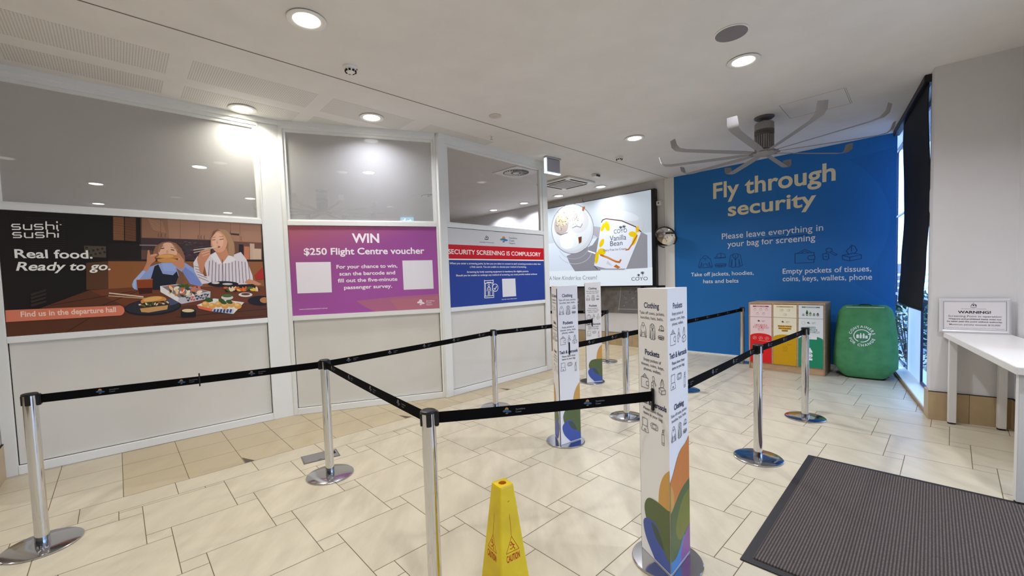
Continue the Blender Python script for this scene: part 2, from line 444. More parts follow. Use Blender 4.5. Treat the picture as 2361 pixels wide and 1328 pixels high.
# ---- ceiling with shadow groove and perforated linings
ce = MB(); ce.prism(HALL, CZ, CZ + .12, M_ceil)
struct(ce.build('ceiling'))
gv = MB()
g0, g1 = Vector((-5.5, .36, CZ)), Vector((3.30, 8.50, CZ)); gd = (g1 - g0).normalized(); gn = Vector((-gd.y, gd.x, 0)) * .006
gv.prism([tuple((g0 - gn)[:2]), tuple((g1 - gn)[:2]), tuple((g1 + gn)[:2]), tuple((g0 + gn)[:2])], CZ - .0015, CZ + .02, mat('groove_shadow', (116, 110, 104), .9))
struct(gv.build('trim_1'))
pf = MB()
for (ua, ub) in ((-4.86, -4.44), (-5.36, -5.04)):
    for (va, vb) in ((-1.75, -.72), (-.57, .435), (.588, 1.615), (1.77, 2.72), (2.95, 4.0)):
        pts = [tu * a + tv * b for a, b in ((ua, va), (ub, va), (ub, vb), (ua, vb))]
        if ub < -5 and vb > 2.8: continue
        pf.prism([(p.x, p.y) for p in pts], CZ - .0012, CZ + .01, M_perf)
struct(pf.build('trim_2'))

# ---- walls
def wall(name, p, q, mt, th=.12, z0=0.0, z1=CZ, cut0=0.0):
    p = Vector((p[0], p[1], 0)); q = Vector((q[0], q[1], 0)); d = (q - p).normalized(); r = Vector((d.y, -d.x, 0)) * th
    b = MB(); b.prism([tuple(v[:2]) for v in (p, q, q + r, p + r)], z0, z1, mt)
    return struct(b.build(name))
H = HALL
wall('wall_back', H[0], H[1], mat('dark_for_chrome', (70, 66, 66), .6))  # unseen wall, coloured dark so the chrome posts reflect dark streaks
wall('wall_right', H[4], H[5], M_wall, .2)
wall('wall_right_side', H[3], H[4], M_wall)
wall('wall_right_return', H[2], H[3], M_wall)
wall('wall_right_end', H[1], H[2], M_wall, z0=3.0)
eg = sgroup('added_window')                          # added glazed front, out of view, lets in cool daylight as fill
b = MB()
for y in (-5, -3.4, -1.8, -.2, 1.4, 2.83): b.bbox((7.5, y, .0), (7.58, y + .06, 3.0), M_frame, .003)
for z in (.0, 2.2, 2.94): b.bbox((7.5, -5, z), (7.58, 2.89, z + .06), M_frame, .003)
b.build('frame', eg)
b = MB(); b.box((7.53, -5, .05), (7.54, 2.88, 2.95), M_glass); b.build('glass', eg)
b = MB(); b.prism([(7.62, -16), (26, -16), (26, 3.2), (7.62, 3.2)], -.2, -.06, noisy('added_paving', (170, 170, 168), (186, 186, 184), 2.0, .8)); struct(b.build('outdoor_paving'))  # added ground outside the glazing, bounces skylight up to the ceiling
far_l = on(PL4, -3.63)
wall('wall_far', B0, FAR_END, M_wall)
wall('wall_hall', H[7], H[8], M_wall)
wall('wall_left_end', H[8], H[0], M_wall)
pN = -PL1[0]; pA = on(PL1, -.975)
pier_end = pA + Vector((.67, -.742, 0)) * .62
wall('wall_left', pA, pier_end, noisy('pier_paint', (200, 190, 172), (206, 196, 178), 8, .7), .2)
# skirtings
def skirt(name, p, q, h, mt, t=.014, tiles=0.0):
    p = Vector((p[0], p[1], 0)); q = Vector((q[0], q[1], 0)); d = (q - p).normalized(); l = Vector((-d.y, d.x, 0)) * t
    b = MB(); n = max(1, round((q - p).length / tiles)) if tiles else 1; w = (q - p).length / n
    for i in range(n):
        a, c = p + d * (w * i + (.0015 if i else 0)), p + d * (w * (i + 1) - (.0015 if i < n - 1 else 0))
        b.prism([tuple(v[:2]) for v in (a, c, c + l, a + l)], .001, h, mt)
    if tiles: b.prism([tuple(v[:2]) for v in (p, q, q + l * 1.05, p + l * 1.05)], h, h + .006, M_dark)
    return struct(b.build(name))
wd = (A0 - Vector((4.709, 3.849, 0))).normalized()
skirt('baseboard_right', H[4], A0 + wd * .014, .285, M_skirt, tiles=.27)
skirt('baseboard_right_side', H[3], H[4], .285, M_skirt, tiles=.3)
skirt('baseboard_far', on(PL4, -3.83), on(PL4, -8.5), .29, M_skirt, tiles=.4)
skirt('baseboard_left', pA, pier_end, .29, M_skirt, tiles=.3)
skirt('baseboard_blue', on(PL4, -.36), on(PL4, -3.64), .035, M_frame, t=.024)
bs = MB(); bs.prism([tuple((A0 + wt * a + wo * b)[:2]) for a, b in ((0, -.0141), (.2, -.0141), (.2, 0), (0, 0))], .001, .285, M_skirt)
struct(bs.build('baseboard_reveal'))

# ---- the partition: three glazed bays and the posts between them
def bay(name, P, s0, s1, o0, o1, bead, film, zt=3.41, right=None):
    X = frame_mx(P); g = sgroup(name)
    f = MB()
    yb, yf = -.06, .02
    def bar(a, b, c, d): f.bbox((a, yb, c), (b, yf, d), M_frame, .003, X)
    bar(s0, o0, 0.001, CZ - .001); bar(o1, s1, 0.001, CZ - .001)
    for c, d in ((0.001, .078), (1.150, 1.207), (2.290, 2.345), (zt, CZ - .001)): bar(o0 - .002, o1 + .002, c, d)
    f.build('frame', g)
    # glazing beads round the upper pane
    b = MB()
    for (a, c, e, h) in ((o0, o0 + bead, 2.345, zt), (o1 - bead, o1, 2.345, zt), (o0 + bead, o1 - bead, 2.345, 2.362), (o0 + bead, o1 - bead, zt - .03, zt)):
        b.bbox((a, -.045, e), (c, .004, h), M_frame, .002, X)
    b.build('glazing_bead', g)
    gl = MB(); gl.box((o0 + .004, -.024, 2.35), (o1 - .004, -.018, zt - .004), film, X); gl.build('glass', g)
    lp = MB(); lp.box((o0 + .003, -.03, .08), (o1 - .003, -.012, 1.149), M_panel, X)
    for a, c, e, h in ((o0, o0 + .006, .08, 1.149), (o1 - .006, o1, .08, 1.149), (o0, o1, .078, .083)):
        lp.box((a, -.0125, e), (c, -.010, h), M_dark, X)
    lp.build('lower_panel', g)
    bk = MB(); bk.box((o0 + .003, -.05, 1.2), (o1 - .003, -.03, 2.293), M_panel, X); bk.build('middle_panel', g)
    return X
X1 = bay('window_1', PL1, -.972, 1.100, -.891, 1.084, .040, M_film)
X2 = bay('window_2', PL2, -.930, .905, -.887, .880, .028, M_film, 3.42)
X3 = bay('window_3', PL3, 3.300, 5.530, 3.418, 5.408, .055, M_film2, 3.395)
def post(name, pts, m=M_frame):
    b = MB(); b.prism([tuple(p[:2]) for p in pts], .001, CZ - .001, m); return struct(b.build(name))
a1, b1 = on(PL1, 1.101, h=.012), on(PL2, -.931, h=.012)
post('trim_3', [a1, b1, on(PL2, -.931, h=-.12), on(PL1, 1.101, h=-.12)])
a2, b2 = on(PL2, .906, h=.016), on(PL3, 3.299, h=.016)
post('trim_4', [a2, b2, on(PL3, 3.299, h=-.05), on(PL2, .906, h=-.05)])
# cornice strip where the posts meet the ceiling
cn = MB()
for a, b in ((on(PL1, -.97, h=.03), on(PL1, 1.105, h=.03)), (on(PL1, 1.105, h=.03), on(PL2, -.935, h=.03)), (on(PL2, -.935, h=.03), on(PL2, .90, h=.03)), (on(PL3, 3.31, h=.03), on(PL3, 5.53, h=.03))):
    d = (b - a).normalized(); l = Vector((d.y, -d.x, 0)) * .010
    d90 = Vector((-d.y, d.x, 0)) * .012
    cn.prism([tuple(p[:2]) for p in (a + l, b + l, b + d90, a + d90)], CZ - .055, CZ - .0005, M_frame)
struct(cn.build('trim_5'))

# white strip at the end of the blue graphic
ws = MB(); X4 = frame_mx(PL4); ws.bbox((-3.83, 0, .0), (-3.632, .022, CZ - .001), M_frame, .002, X4)
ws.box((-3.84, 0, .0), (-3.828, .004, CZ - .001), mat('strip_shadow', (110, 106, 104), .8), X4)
struct(ws.build('trim_6'))

# ---- the outer window beside the nib wall
XW = Matrix(((wt.x, wo.x, 0, A0.x), (wt.y, wo.y, 0, A0.y), (0, 0, 1, 0), (0, 0, 0, 1)))
wg = sgroup('window_4')
b = MB(); b.bbox((.2, .0, -.02), (3.7, .34, .052), M_frame, .004, XW)
b.bbox((.0, -.012, -.001), (2.42, .0, .03), noisy('sill_edge', (150, 128, 100), (165, 142, 112), 9), .002, XW); b.build('sill', wg)
M_wframe = mat('navy_window_frame', (38, 46, 78), .4, .2)
b = MB()
for a0, a1_ in ((.2, .235), (1.475, 1.505), (2.43, 2.46), (3.6, 3.65)): b.bbox((a0, .145, .05), (a1_, .168, CZ), M_wframe, .003, XW)
for z0_, z1_ in ((.05, .085), (1.10, 1.145), (2.38, 2.41), (3.44, CZ)):
    b.bbox((.2, .145, z0_), (1.50, .168, z1_), M_wframe, .003, XW); b.bbox((2.43, .145, z0_), (3.65, .168, z1_), M_wframe, .003, XW)
b.build('frame', wg)
b = MB(); b.box((.23, .155, .08), (1.48, .161, 3.46), M_glass, XW); b.build('glass', wg)
b = MB(); b.box((2.45, .155, .08), (3.62, .161, 3.46), M_glass, XW); b.build('glass', wg)
def frosted():
    mt = bpy.data.materials.new('frosted_glass'); mt.use_nodes = True
    nt = mt.node_tree; nt.nodes.clear(); out = nt.nodes.new('ShaderNodeOutputMaterial')
    tl_ = nt.nodes.new('ShaderNodeBsdfTranslucent'); tl_.inputs[0].default_value = (.86, .88, .92, 1)
    df = nt.nodes.new('ShaderNodeBsdfDiffuse'); df.inputs[0].default_value = (.8, .8, .84, 1)
    mx_ = nt.nodes.new('ShaderNodeMixShader'); mx_.inputs[0].default_value = .4
    nt.links.new(tl_.outputs[0], mx_.inputs[1]); nt.links.new(df.outputs[0], mx_.inputs[2]); nt.links.new(mx_.outputs[0], out.inputs[0])
    return mt
b = MB(); b.box((1.50, .15, .05), (2.44, .156, CZ), frosted(), XW); b.build('frosted_pane', wg)
b = MB(); b.prism([tuple(v[:2]) for v in (A0 + wt * .2 + wo * .34, A0 + wt * 3.7 + wo * .34, A0 + wt * 3.7 + wo * .42, A0 + wt * .2 + wo * .42)], 3.40, CZ + .12, M_wall); struct(b.build('trim_8'))
b = MB(); b.prism([tuple(v[:2]) for v in (A0 + wt * .0, A0 + wt * 3.7, A0 + wt * 3.7 + wo * .42, A0 + wt * .0 + wo * .42)], CZ + .001, CZ + .12, M_ceil); struct(b.build('trim_9'))
b = MB(); b.prism([tuple(v[:2]) for v in (A0 + wt * .3 + wo * .35, A0 + wt * 26 + wo * .35, A0 + wt * 26 + wo * 30, A0 + wt * .3 + wo * 30)], -.2, -.06, noisy('paving', (120, 124, 130), (140, 144, 150), 2.0, .8)); o = b.build('outdoor_paving'); struct(o)
b = MB(); b.prism([tuple(v[:2]) for v in (B0 + wt * .3 - wo * 2, B0 + wt * 26 - wo * 2, B0 + wt * 26 + wo * .3, B0 + wt * .3 + wo * .3)], -.2, -.062, _M['paving']); o = b.build('outdoor_paving'); struct(o)

# ================================================================== ceiling fittings
_cache = {}
def shared(name, key, mk, parent):
    if key not in _cache:
        mb = MB(); mk(mb); _cache[key] = mb.mesh(name)
    o = bpy.data.objects.new(name, _cache[key]); COL.objects.link(o); o.parent = parent
    return o
_lights = {}
def downlight(x, y, label, tone=NEUT, k=1.0, group='recessed round downlights'):
    t = thing('downlight', label, 'ceiling light', (x, y, CZ), 0, group)
    shared('trim_ring', 'dl_ring', lambda m: m.lathe([(.086, -.001), (.104, -.002), (.13, -.006), (.135, -.009), (.13, -.013), (.112, -.014), (.097, -.012), (.092, -.007)], M_white), t)
    shared('diffuser', 'dl_dif' + ('w' if tone is WARM else ''), lambda m: m.lathe([(.0005, -.004), (.095, -.004), (.095, -.0075), (.0005, -.0078)], M_lampw if tone is WARM else M_lamp), t)
    key = (tone, k)
    if key not in _lights:
        L = bpy.data.lights.new('downlight_beam', 'AREA'); L.shape = 'DISK'; L.size = .18; L.energy = LAMP_W * k; L.color = tone; L.spread = R(145)
        _lights[key] = L
    lo = bpy.data.objects.new('downlight_beam', _lights[key]); COL.objects.link(lo); lo.parent = t; lo.location = (0, 0, -.02)
    return t
downlight(-1.401, 3.148, 'large round downlight in the ceiling just above the smoke detector', WARM)
downlight(-2.803, 4.62, 'round downlight tight over the top of the burger poster bay', WARM, .5)
downlight(-1.515, 4.966, 'round downlight over the top of the purple poster bay', COOL, .6)
downlight(2.245, 3.942, 'bright round downlight beside the grey ceiling speaker', COOL, 1.35)
downlight(1.872, 6.0, 'round downlight near the left blade tips of the ceiling fan', NEUT, 1.7)
downlight(1.284, 9.92, 'round downlight over the left half of the ice cream screen', NEUT, 1.0)
downlight(2.087, 9.084, 'round downlight over the right half of the ice cream screen', NEUT, 1.0)
downlight(.50, 10.718, 'downlight nearer the square vent, seen through the glass above the blue security poster', NEUT, 1.2)
downlight(-.301, 11.609, 'downlight farther from the square vent, seen through the glass above the blue security poster', NEUT, 1.2)
downlight(-2.335, 7.342, 'downlight seen through the film pane above the purple poster', NEUT, .5)
downlight(-4.793, 6.69, 'downlight highest in the film pane above the burger poster', NEUT, 2.3)
downlight(-7.228, 7.5, 'downlight halfway down the film pane above the burger poster', NEUT, 2.3)
downlight(-8.789, 9.142, 'downlight low in the film pane above the burger poster, below another', NEUT, 2.3)
downlight(-5.481, 9.115, 'downlight at the right edge of the film pane above the burger poster', NEUT, 1.4)
downlight(-7.032, 10.706, 'downlight just above the rail of the burger poster, low in its film pane', NEUT, 2.3)
for x, y in ((.5, .4), (-2.3, .6), (2.95, 1.9), (4.9, .7), (.6, -1.8), (-3.0, -2.0), (4.6, -2.0), (-6.0, 2.2), (-8.5, -1.5), (-5.6, -.4), (-9.5, 3.0), (-.9, -3.8), (3.0, -4.0), (6.2, .8), (-6.2, -3.6), (-11.2, 0.6)):  # added downlights out of view, fill light for ceiling and walls
    downlight(x, y, 'added downlight in the ceiling out of view, for fill light', NEUT, 1.0, 'added fill downlights out of view')

t = thing('ceiling_speaker', 'flat grey round speaker grille in the ceiling above the bright downlight', 'speaker', (1.894, 3.497, CZ))
b = MB(); b.lathe([(.128, 0), (.130, -.005), (.125, -.008), (.118, -.008)], M_white); b.build('rim', t)
b = MB(); b.lathe([(.0005, -.004), (.119, -.004), (.119, -.0085), (.0005, -.0095)], noisy('speaker_mesh', (122, 116, 122), (138, 132, 138), 500, .7)); b.build('grille', t)
def smoke(x, y, label, key='sm'):
    t = thing('smoke_detector', label, 'smoke detector', (x, y, CZ), 0, 'smoke detectors')
    shared('base', 'sm_b', lambda m: m.lathe([(.062, 0), (.062, -.012), (.055, -.02)], M_white), t)
    def head(m):
        m.lathe([(.05, -.018), (.05, -.03), (.03, -.05), (.0005, -.052)], M_white)
        for i in range(9):
            a = i * 2 * math.pi / 9
            X = Matrix.Rotation(a, 4, 'Z')
            m.box((.040, -.009, -.046), (.0505, .009, -.032), M_dark, X)
    shared('sensor_head', 'sm_h', head, t)
    shared('indicator', 'sm_i', lambda m: m.lathe([(.0005, -.03), (.006, -.026), (.006, -.02)], mat('red_led', (170, 60, 50), .3), c=(.056, .004, 0), n=10), t)
smoke(-1.338, 3.835, 'white smoke detector on the ceiling below the large downlight')
smoke(1.904, 6.93, 'small white smoke detector on the ceiling beyond the fan-side downlight')
b = MB(); b.lathe([(.074, 0), (.074, -.006), (.05, -.012), (.02, -.013), (.018, -.018), (.0005, -.019)], mat('cream_plastic', (206, 200, 186), .5), c=(-.075, 5.046, CZ)); tag(b.build('ceiling_sensor'), 'flat cream round sensor disc on the middle of the ceiling', 'sensor')
t = thing('fire_sprinkler', 'tiny chrome fire sprinkler hanging from the ceiling above the security poster bay', 'sprinkler', (-.144, 5.722, CZ))
b = MB(); b.lathe([(.03, 0), (.03, -.004), (.012, -.008)], M_white, n=20); b.build('escutcheon', t)
b = MB(); b.lathe([(.009, -.006), (.009, -.025), (.004, -.03), (.004, -.045), (.018, -.047), (.018, -.05), (.0005, -.05)], M_chrome, n=16); b.build('nozzle', t)
t = thing('motion_sensor', 'small white box sensor on the ceiling left of the screen end downlight', 'sensor', (1.755, 8.012, CZ), R(44))
b = MB(); b.bbox((-.09, -.05, -.05), (.09, .05, 0), M_white, .012); b.build('housing', t)
b = MB(); b.bbox((-.06, -.053, -.045), (.06, -.048, -.015), M_black, .003); b.build('lens', t)

# hatch in the ceiling behind the fan
b = MB()
hc = Vector((3.70, 5.02, 0)); hx = Vector((.712, -.702, 0)); hy = Vector((.702, .712, 0))
for a0_, a1_, c0, c1 in ((-.30, .30, -.302, -.297), (-.30, .30, .297, .302), (-.302, -.297, -.30, .30), (.297, .302, -.30, .30), (.312, .316, -.3, .3)):
    b.prism([tuple((hc + hx * a + hy * c)[:2]) for a, c in ((a0_, c0), (a1_, c0), (a1_, c1), (a0_, c1))], CZ - .0012, CZ + .01, mat('hatch_line', (168, 164, 160), .8))
struct(b.build('trim_10'))

# swirl diffuser behind the third bay, cassette air conditioner, exit signs
def rot_sq(c, ang): return Matrix.Translation(c) @ Matrix.Rotation(R(ang), 4, 'Z')
def vent(x, y, label, size=.6):
    t = thing('air_diffuser', label, 'air vent', (x, y, CZ), R(46), 'swirl air diffusers')
    def plate(m):
        m.bbox((-size / 2, -size / 2, -.012), (size / 2, size / 2, 0), M_white, .003)
    shared('face_plate', 'vent_p%.1f' % size, plate, t)
    def blades(m):
        m.lathe([(.0005, -.0125), (.235, -.0125), (.235, -.014), (.0005, -.014)], mat('vent_dark', (70, 68, 70), .7))
        for i in range(24):
            X = Matrix.Rotation(2 * math.pi * i / 24, 4, 'Z') @ Matrix.Translation((.15, 0, -.016)) @ Matrix.Rotation(R(35), 4, 'Z') @ Matrix.Rotation(R(25), 4, 'X')
            m.box((-.075, -.013, -.0015), (.075, .013, .0015), M_white, X)
        m.lathe([(.0005, -.014), (.06, -.014), (.06, -.02), (.0005, -.021)], M_white, n=24)
    shared('swirl_blades', 'vent_b', blades, t)
vent(.23, 7.66, 'square swirl air vent seen through the glass above the security poster', .62)
vent(-1.62, 9.45, 'square swirl air vent half hidden at the edge of the purple poster pane', .62)
t = thing('cassette_air_conditioner', 'white ceiling cassette air conditioner behind the end of the glazed partition', 'air conditioner', (1.27, 8.63, CZ), R(42))
b = MB(); b.bbox((-.43, -.43, -.035), (.43, .43, 0), M_white, .012); b.build('fascia', t)
b = MB()
for i in range(4):
    X = Matrix.Rotation(R(90 * i), 4, 'Z'); b.bbox((-.27, .31, -.040), (.27, .36, -.0345), M_dark, .003, X)
b.build('air_slots', t)
b = MB(); b.bbox((-.25, -.25, -.045), (.25, .25, -.034), mat('grille_grey', (170, 168, 170), .6), .01); b.build('intake_grille', t)

M_lit = mat('exit_lit_edge', (214, 240, 250), .3, emit=1.6)
t = thing('exit_sign', 'lit edge exit sign box hanging from the ceiling beside the glazed partition', 'exit sign', (.80, 6.83, CZ), R(39))
b = MB(); b.bbox((-.17, -.035, -.025), (.17, .035, -.002), mat('sign_housing', (196, 194, 200), .4), .006); b.build('ceiling_plate', t)
b = MB(); b.bbox((-.155, -.024, -.245), (.155, .024, -.026), mat('sign_face_grey', (168, 166, 176), .35), .012); b.build('body', t)
b = MB(); b.bbox((-.168, -.028, -.262), (-.1555, .028, -.03), M_lit, .003); b.bbox((-.168, -.028, -.262), (.16, .028, -.2455), M_lit, .003); b.build('lit_edge', t)
t = thing('exit_sign', 'small lit exit sign seen through the film pane above the purple poster', 'exit sign', (-2.86, 12.3, CZ), R(18))
b = MB(); b.bbox((-.20, -.03, -.26), (.20, .03, -.002), M_white, .008); b.build('body', t)
b = MB(); b.bbox((-.185, -.034, -.25), (.185, -.030, -.02), mat('exit_blue_lit', (120, 200, 225), .4, emit=1.2), .002)
ar = Art(b, (-.185, -.0345, -.25), (1, 0, 0), (0, 0, 1), (0, -1, 0)); wl = mat('exit_white_lit', (250, 252, 255), .4, emit=1.6)
ar.poly([(.19, .09), (.26, .09), (.26, .05), (.34, .115), (.26, .18), (.26, .14), (.19, .14)], wl)
ar.ell(.13, .18, .02, .02, wl); ar.line([(.12, .16), (.09, .1), (.05, .05)], .02, wl); ar.line([(.09, .1), (.14, .07), (.13, .03)], .02, wl); ar.line([(.06, .14), (.12, .15), (.16, .11)], .016, wl)
b.build('pictogram', t)

# ceiling fans
M_fan = mat('fan_white', (150, 147, 147), .5)
M_fan2 = mat('fan_grey', (150, 146, 148), .4, .3)
def fan(x, y, rz, label, n=10):
    t = thing('ceiling_fan', label, 'ceiling fan', (x, y, CZ), R(rz), 'large industrial ceiling fans')
    shared('ceiling_flange', 'fan_f', lambda m: (m.lathe([(.112, 0), (.112, -.012), (.095, -.026), (.05, -.03), (.034, -.036)], mat('fan_flange', (104, 98, 100), .4, .3)), m.lathe([(.024, -.03), (.024, -.1)], M_fan2, n=16)), t)
    def motor(m):
        m.lathe([(.0005, -.075), (.1, -.075), (.108, -.085), (.108, -.165), (.1, -.17)], M_fan)
        for k in range(4): m.lathe([(.098, -.172 - .014 * k), (.109, -.174 - .014 * k), (.109, -.181 - .014 * k), (.098, -.183 - .014 * k)], mat('fan_fin_dark', (112, 108, 108), .5))
        m.lathe([(.086, -.16), (.086, -.40)], M_fan2, n=32)
        for k in range(26):
            X = Matrix.Rotation(2 * math.pi * k / 26, 4, 'Z')
            m.bbox((.085, -.0055, -.40), (.107, .0055, -.232), M_fan, .002, X)
        m.lathe([(.0005, -.41), (.07, -.41), (.1, -.404), (.1, -.395)], M_fan, n=32)
    shared('motor_housing', 'fan_m', motor, t)
    shared('hub', 'fan_h', lambda m: m.lathe([(.0005, -.40), (.10, -.412), (.135, -.43), (.135, -.452), (.10, -.472), (.0005, -.478)], M_fan), t)
    def blade(m):
        # airfoil swept along the radius, slight pitch, ending in an upturned winglet
        st = [(.10, 0, .026, 8), (.3, 0, .042, 12), (.7, 0.004, .044, 10), (1.10, .010, .044, 8), (1.19, .022, .050, 6), (1.235, .06, .056, 4), (1.255, .135, .050, 2)]
        vs = []; prof = [(-1, 0), (-.5, .12), (.1, .14), (.7, .06), (1, 0), (.5, -.05), (-.4, -.06)]
        for i, (r, dz, hw, pit) in enumerate(st):
            up = 0 if i < 4 else (R(20) if i == 4 else R(70))
            for a, c in prof:
                yy = a * hw * math.cos(R(pit)); zz = a * hw * math.sin(R(pit)) + c * hw
                vs.append((r - zz * math.sin(up), yy, -.445 + dz + zz * math.cos(up)))
        k = len(prof); fs = [tuple(range(k - 1, -1, -1)), tuple((len(st) - 1) * k + q for q in range(k))]
        for i in range(len(st) - 1):
            for q in range(k):
                q2 = (q + 1) % k; fs.append((i * k + q, i * k + q2, (i + 1) * k + q2, (i + 1) * k + q))
        m.add(vs, fs, M_fan, True)
        m.bbox((.09, -.020, -.458), (.17, .020, -.446), M_fan2, .003)
    for i in range(n):
        o = shared('blade', 'fan_b', blade, t); o.rotation_euler = (0, 0, 2 * math.pi * i / n)
    return t
fan(3.316, 5.367, 153, 'large white ceiling fan in front of the blue wall')
fan(-3.72, 8.62, 20, 'white ceiling fan seen faintly through the film pane above the purple poster')

# ================================================================== printed panels in the bays
def zm(x0, y0, k): return lambda x, y: (x0 + x / k, y0 + y / k)
def panel_art(name, P, s0, s1, z0, z1, corners, bgm, h=.004):
    """thin printed board standing in a bay; returns (thing, art board mesh, art) - art is drawn in the board's own plane"""
    b = MB(); X = frame_mx(P)
    b.box((s0, h - .006, z0), (s1, h, z1), bgm, X)
    A = P[1]; N = P[0]
    ar = Art(b, on(P, s0, z0, h), A, Vector((0, 0, 1)), -N)
    w, hh = s1 - s0, z1 - z0
    ar.grid(corners, [(0, hh), (w, hh), (w, 0), (0, 0)])
    ar.w, ar.hh = w, hh; ar.lim = (w, hh)
    return b, ar
class Q:                         # art drawn in the units of an enlarged view
    def __init__(s, ar, x0, y0, k): s.a = ar; s.f = zm(x0, y0, k); s.k = k
    def poly(s, pts, m): s.a.poly([s.f(*p) for p in pts], m)
    def rect(s, x0, y0, x1, y1, m): s.poly([(x0, y0), (x1, y0), (x1, y1), (x0, y1)], m)
    def ell(s, cx, cy, rx, ry, m, rot=0, **k):
        c = s.f(cx, cy); s.a.ell(c[0], c[1], rx / s.k, ry / s.k, m, rot, **k)
    def line(s, pts, w, m): s.a.line([s.f(*p) for p in pts], w, m)
    def ring(s, cx, cy, rx, ry, w, m, **k):
        c = s.f(cx, cy); s.a.ring(c[0], c[1], rx / s.k, ry / s.k, w, m, **k)
    def text(s, t, xl, xr, yl, yr, cap, m, bold=0., shear=0.):
        p, q = s.f(xl, yl), s.f(xr, yr); s.a.tpx(t, p[0], q[0], p[1], q[1], cap / s.k, m, bold, shear)

# ---- burger poster
b, ar = panel_art('poster', PL1, -.889, 1.082, 1.208, 2.289, [(-8, 482), (603.8, 516.1), (615.6, 732), (15.7, 776.8)], ink(28, 21, 17))
q = Q(ar, 250, 480, 5.108)
skin, skin2, skin3 = ink(222, 164, 132), ink(205, 140, 106), ink(236, 184, 154)
q.poly([(385, 95), (1803, 183), (1815, 620), (385, 615)], ink(112, 76, 60))
q.poly([(400, 103), (1800, 183), (1806, 400), (1540, 388), (1200, 368), (400, 342)], ink(170, 126, 102))
q.poly([(400, 103), (700, 120), (720, 352), (400, 342)], ink(150, 108, 84))
for i in range(11): q.line([(470 + 6 * i, 125 + 12 * i), (640 + 4 * i, 150 + 13 * i)], .004, ink(186, 142, 112))
q.poly([(1430, 286), (1542, 296), (1542, 318), (1436, 308)], ink(72, 52, 46))
for x, y0, y1 in ((620, 118, 348), (850, 130, 355), (1078, 145, 362), (1440, 170, 292), (1552, 175, 385)): q.line([(x, y0), (x, y1)], .003, ink(118, 82, 66))
for x, y in ((596, 290), (632, 292), (676, 296), (1062, 310), (1098, 312), (1134, 314), (1440, 250), (1570, 330)): q.line([(x, y), (x - 6, y + 40), (x + 8, y + 46)], .004, ink(96, 68, 56))
q.poly([(380, 345), (1200, 370), (1240, 560), (900, 610), (380, 600)], ink(70, 50, 54))
rnd = random.Random(3)
for i in range(70):
    x, y = rnd.uniform(820, 1200), rnd.uniform(385, 560); q.line([(x, y), (x + rnd.uniform(20, 50), y + rnd.uniform(-8, 8))], .004, rnd.choice([ink(124, 98, 104), ink(96, 72, 80), ink(52, 36, 42)]))
q.poly([(0, 410), (392, 410), (392, 600), (0, 600)], ink(34, 25, 22)); q.poly([(370, 425), (590, 428), (590, 440), (370, 437)], ink(150, 140, 136)); q.poly([(390, 490), (520, 492), (520, 600), (390, 600)], ink(104, 74, 64))
q.poly([(0, 92), (385, 98), (385, 400), (0, 400)], ink(26, 19, 16))
for i in range(21):
    q.line([(62, 102 + 13.2 * i), (188, 107 + 13.2 * i)], .006, ink(168, 114, 76)); q.line([(200, 108 + 13.2 * i), (330, 112 + 13.4 * i)], .006, ink(138, 90, 60))
for i in range(9): q.line([(870 + 14 * i, 470 + (i % 3) * 8), (880 + 10 * i, 400 + (i * 37) % 50)], .005, ink(62, 66, 54))
q.poly([(898, 470), (970, 470), (956, 545), (912, 545)], ink(66, 56, 60))
for x0, x1, y0, c in ((1540, 1590, 420, (38, 32, 34)), (1598, 1660, 445, (196, 120, 84)), (1665, 1720, 410, (200, 168, 150)), (1700, 1800, 470, (206, 176, 150))): q.poly([(x0, y0), (x1, y0 + 4), (x1, 600), (x0, 600)], ink(*c))
q.poly([(0, 600), (1815, 604), (1816, 626), (0, 622)], ink(44, 33, 30))
q.poly([(0, 622), (1816, 626), (1840, 970), (0, 950)], ink(148, 92, 50)); q.poly([(-260, 640), (0, 622), (0, 950), (-260, 960)], ink(92, 58, 34))
Z1 = Q(ar, 0, 460, 3.689)
for i in range(15):
    Z1.line([(220, 150 + 19 * i), (560, 165 + 18 * i)], .006, ink(48, 38, 33))
Z1.poly([(720, 390), (905, 396), (905, 492), (720, 486)], ink(84, 74, 62))
for i in range(9): Z1.ell(740 + 19 * i, 408 + (i * 31) % 70, 11, 10, ink(46, 38, 30))
for i in range(4): Z1.poly([(262, 800 + 30 * i), (395, 760 + 32 * i), (392, 778 + 32 * i), (268, 822 + 30 * i)], ink(56, 44, 36))
Z1.poly([(50, 1040), (420, 895), (760, 770), (1130, 745), (2262, 735), (2271, 1003), (58, 1169)], ink(94, 52, 30))
Z1.poly([(760, 770), (1130, 745), (2262, 735), (2266, 870), (1100, 920)], ink(116, 62, 34))
for p in (((430, 900), (1130, 780)), ((870, 900), (1180, 775)), ((560, 1130), (760, 1010)), ((1500, 1000), (2260, 930)), ((1300, 1060), (2260, 985))): Z1.line(list(p), .006, ink(58, 30, 18))
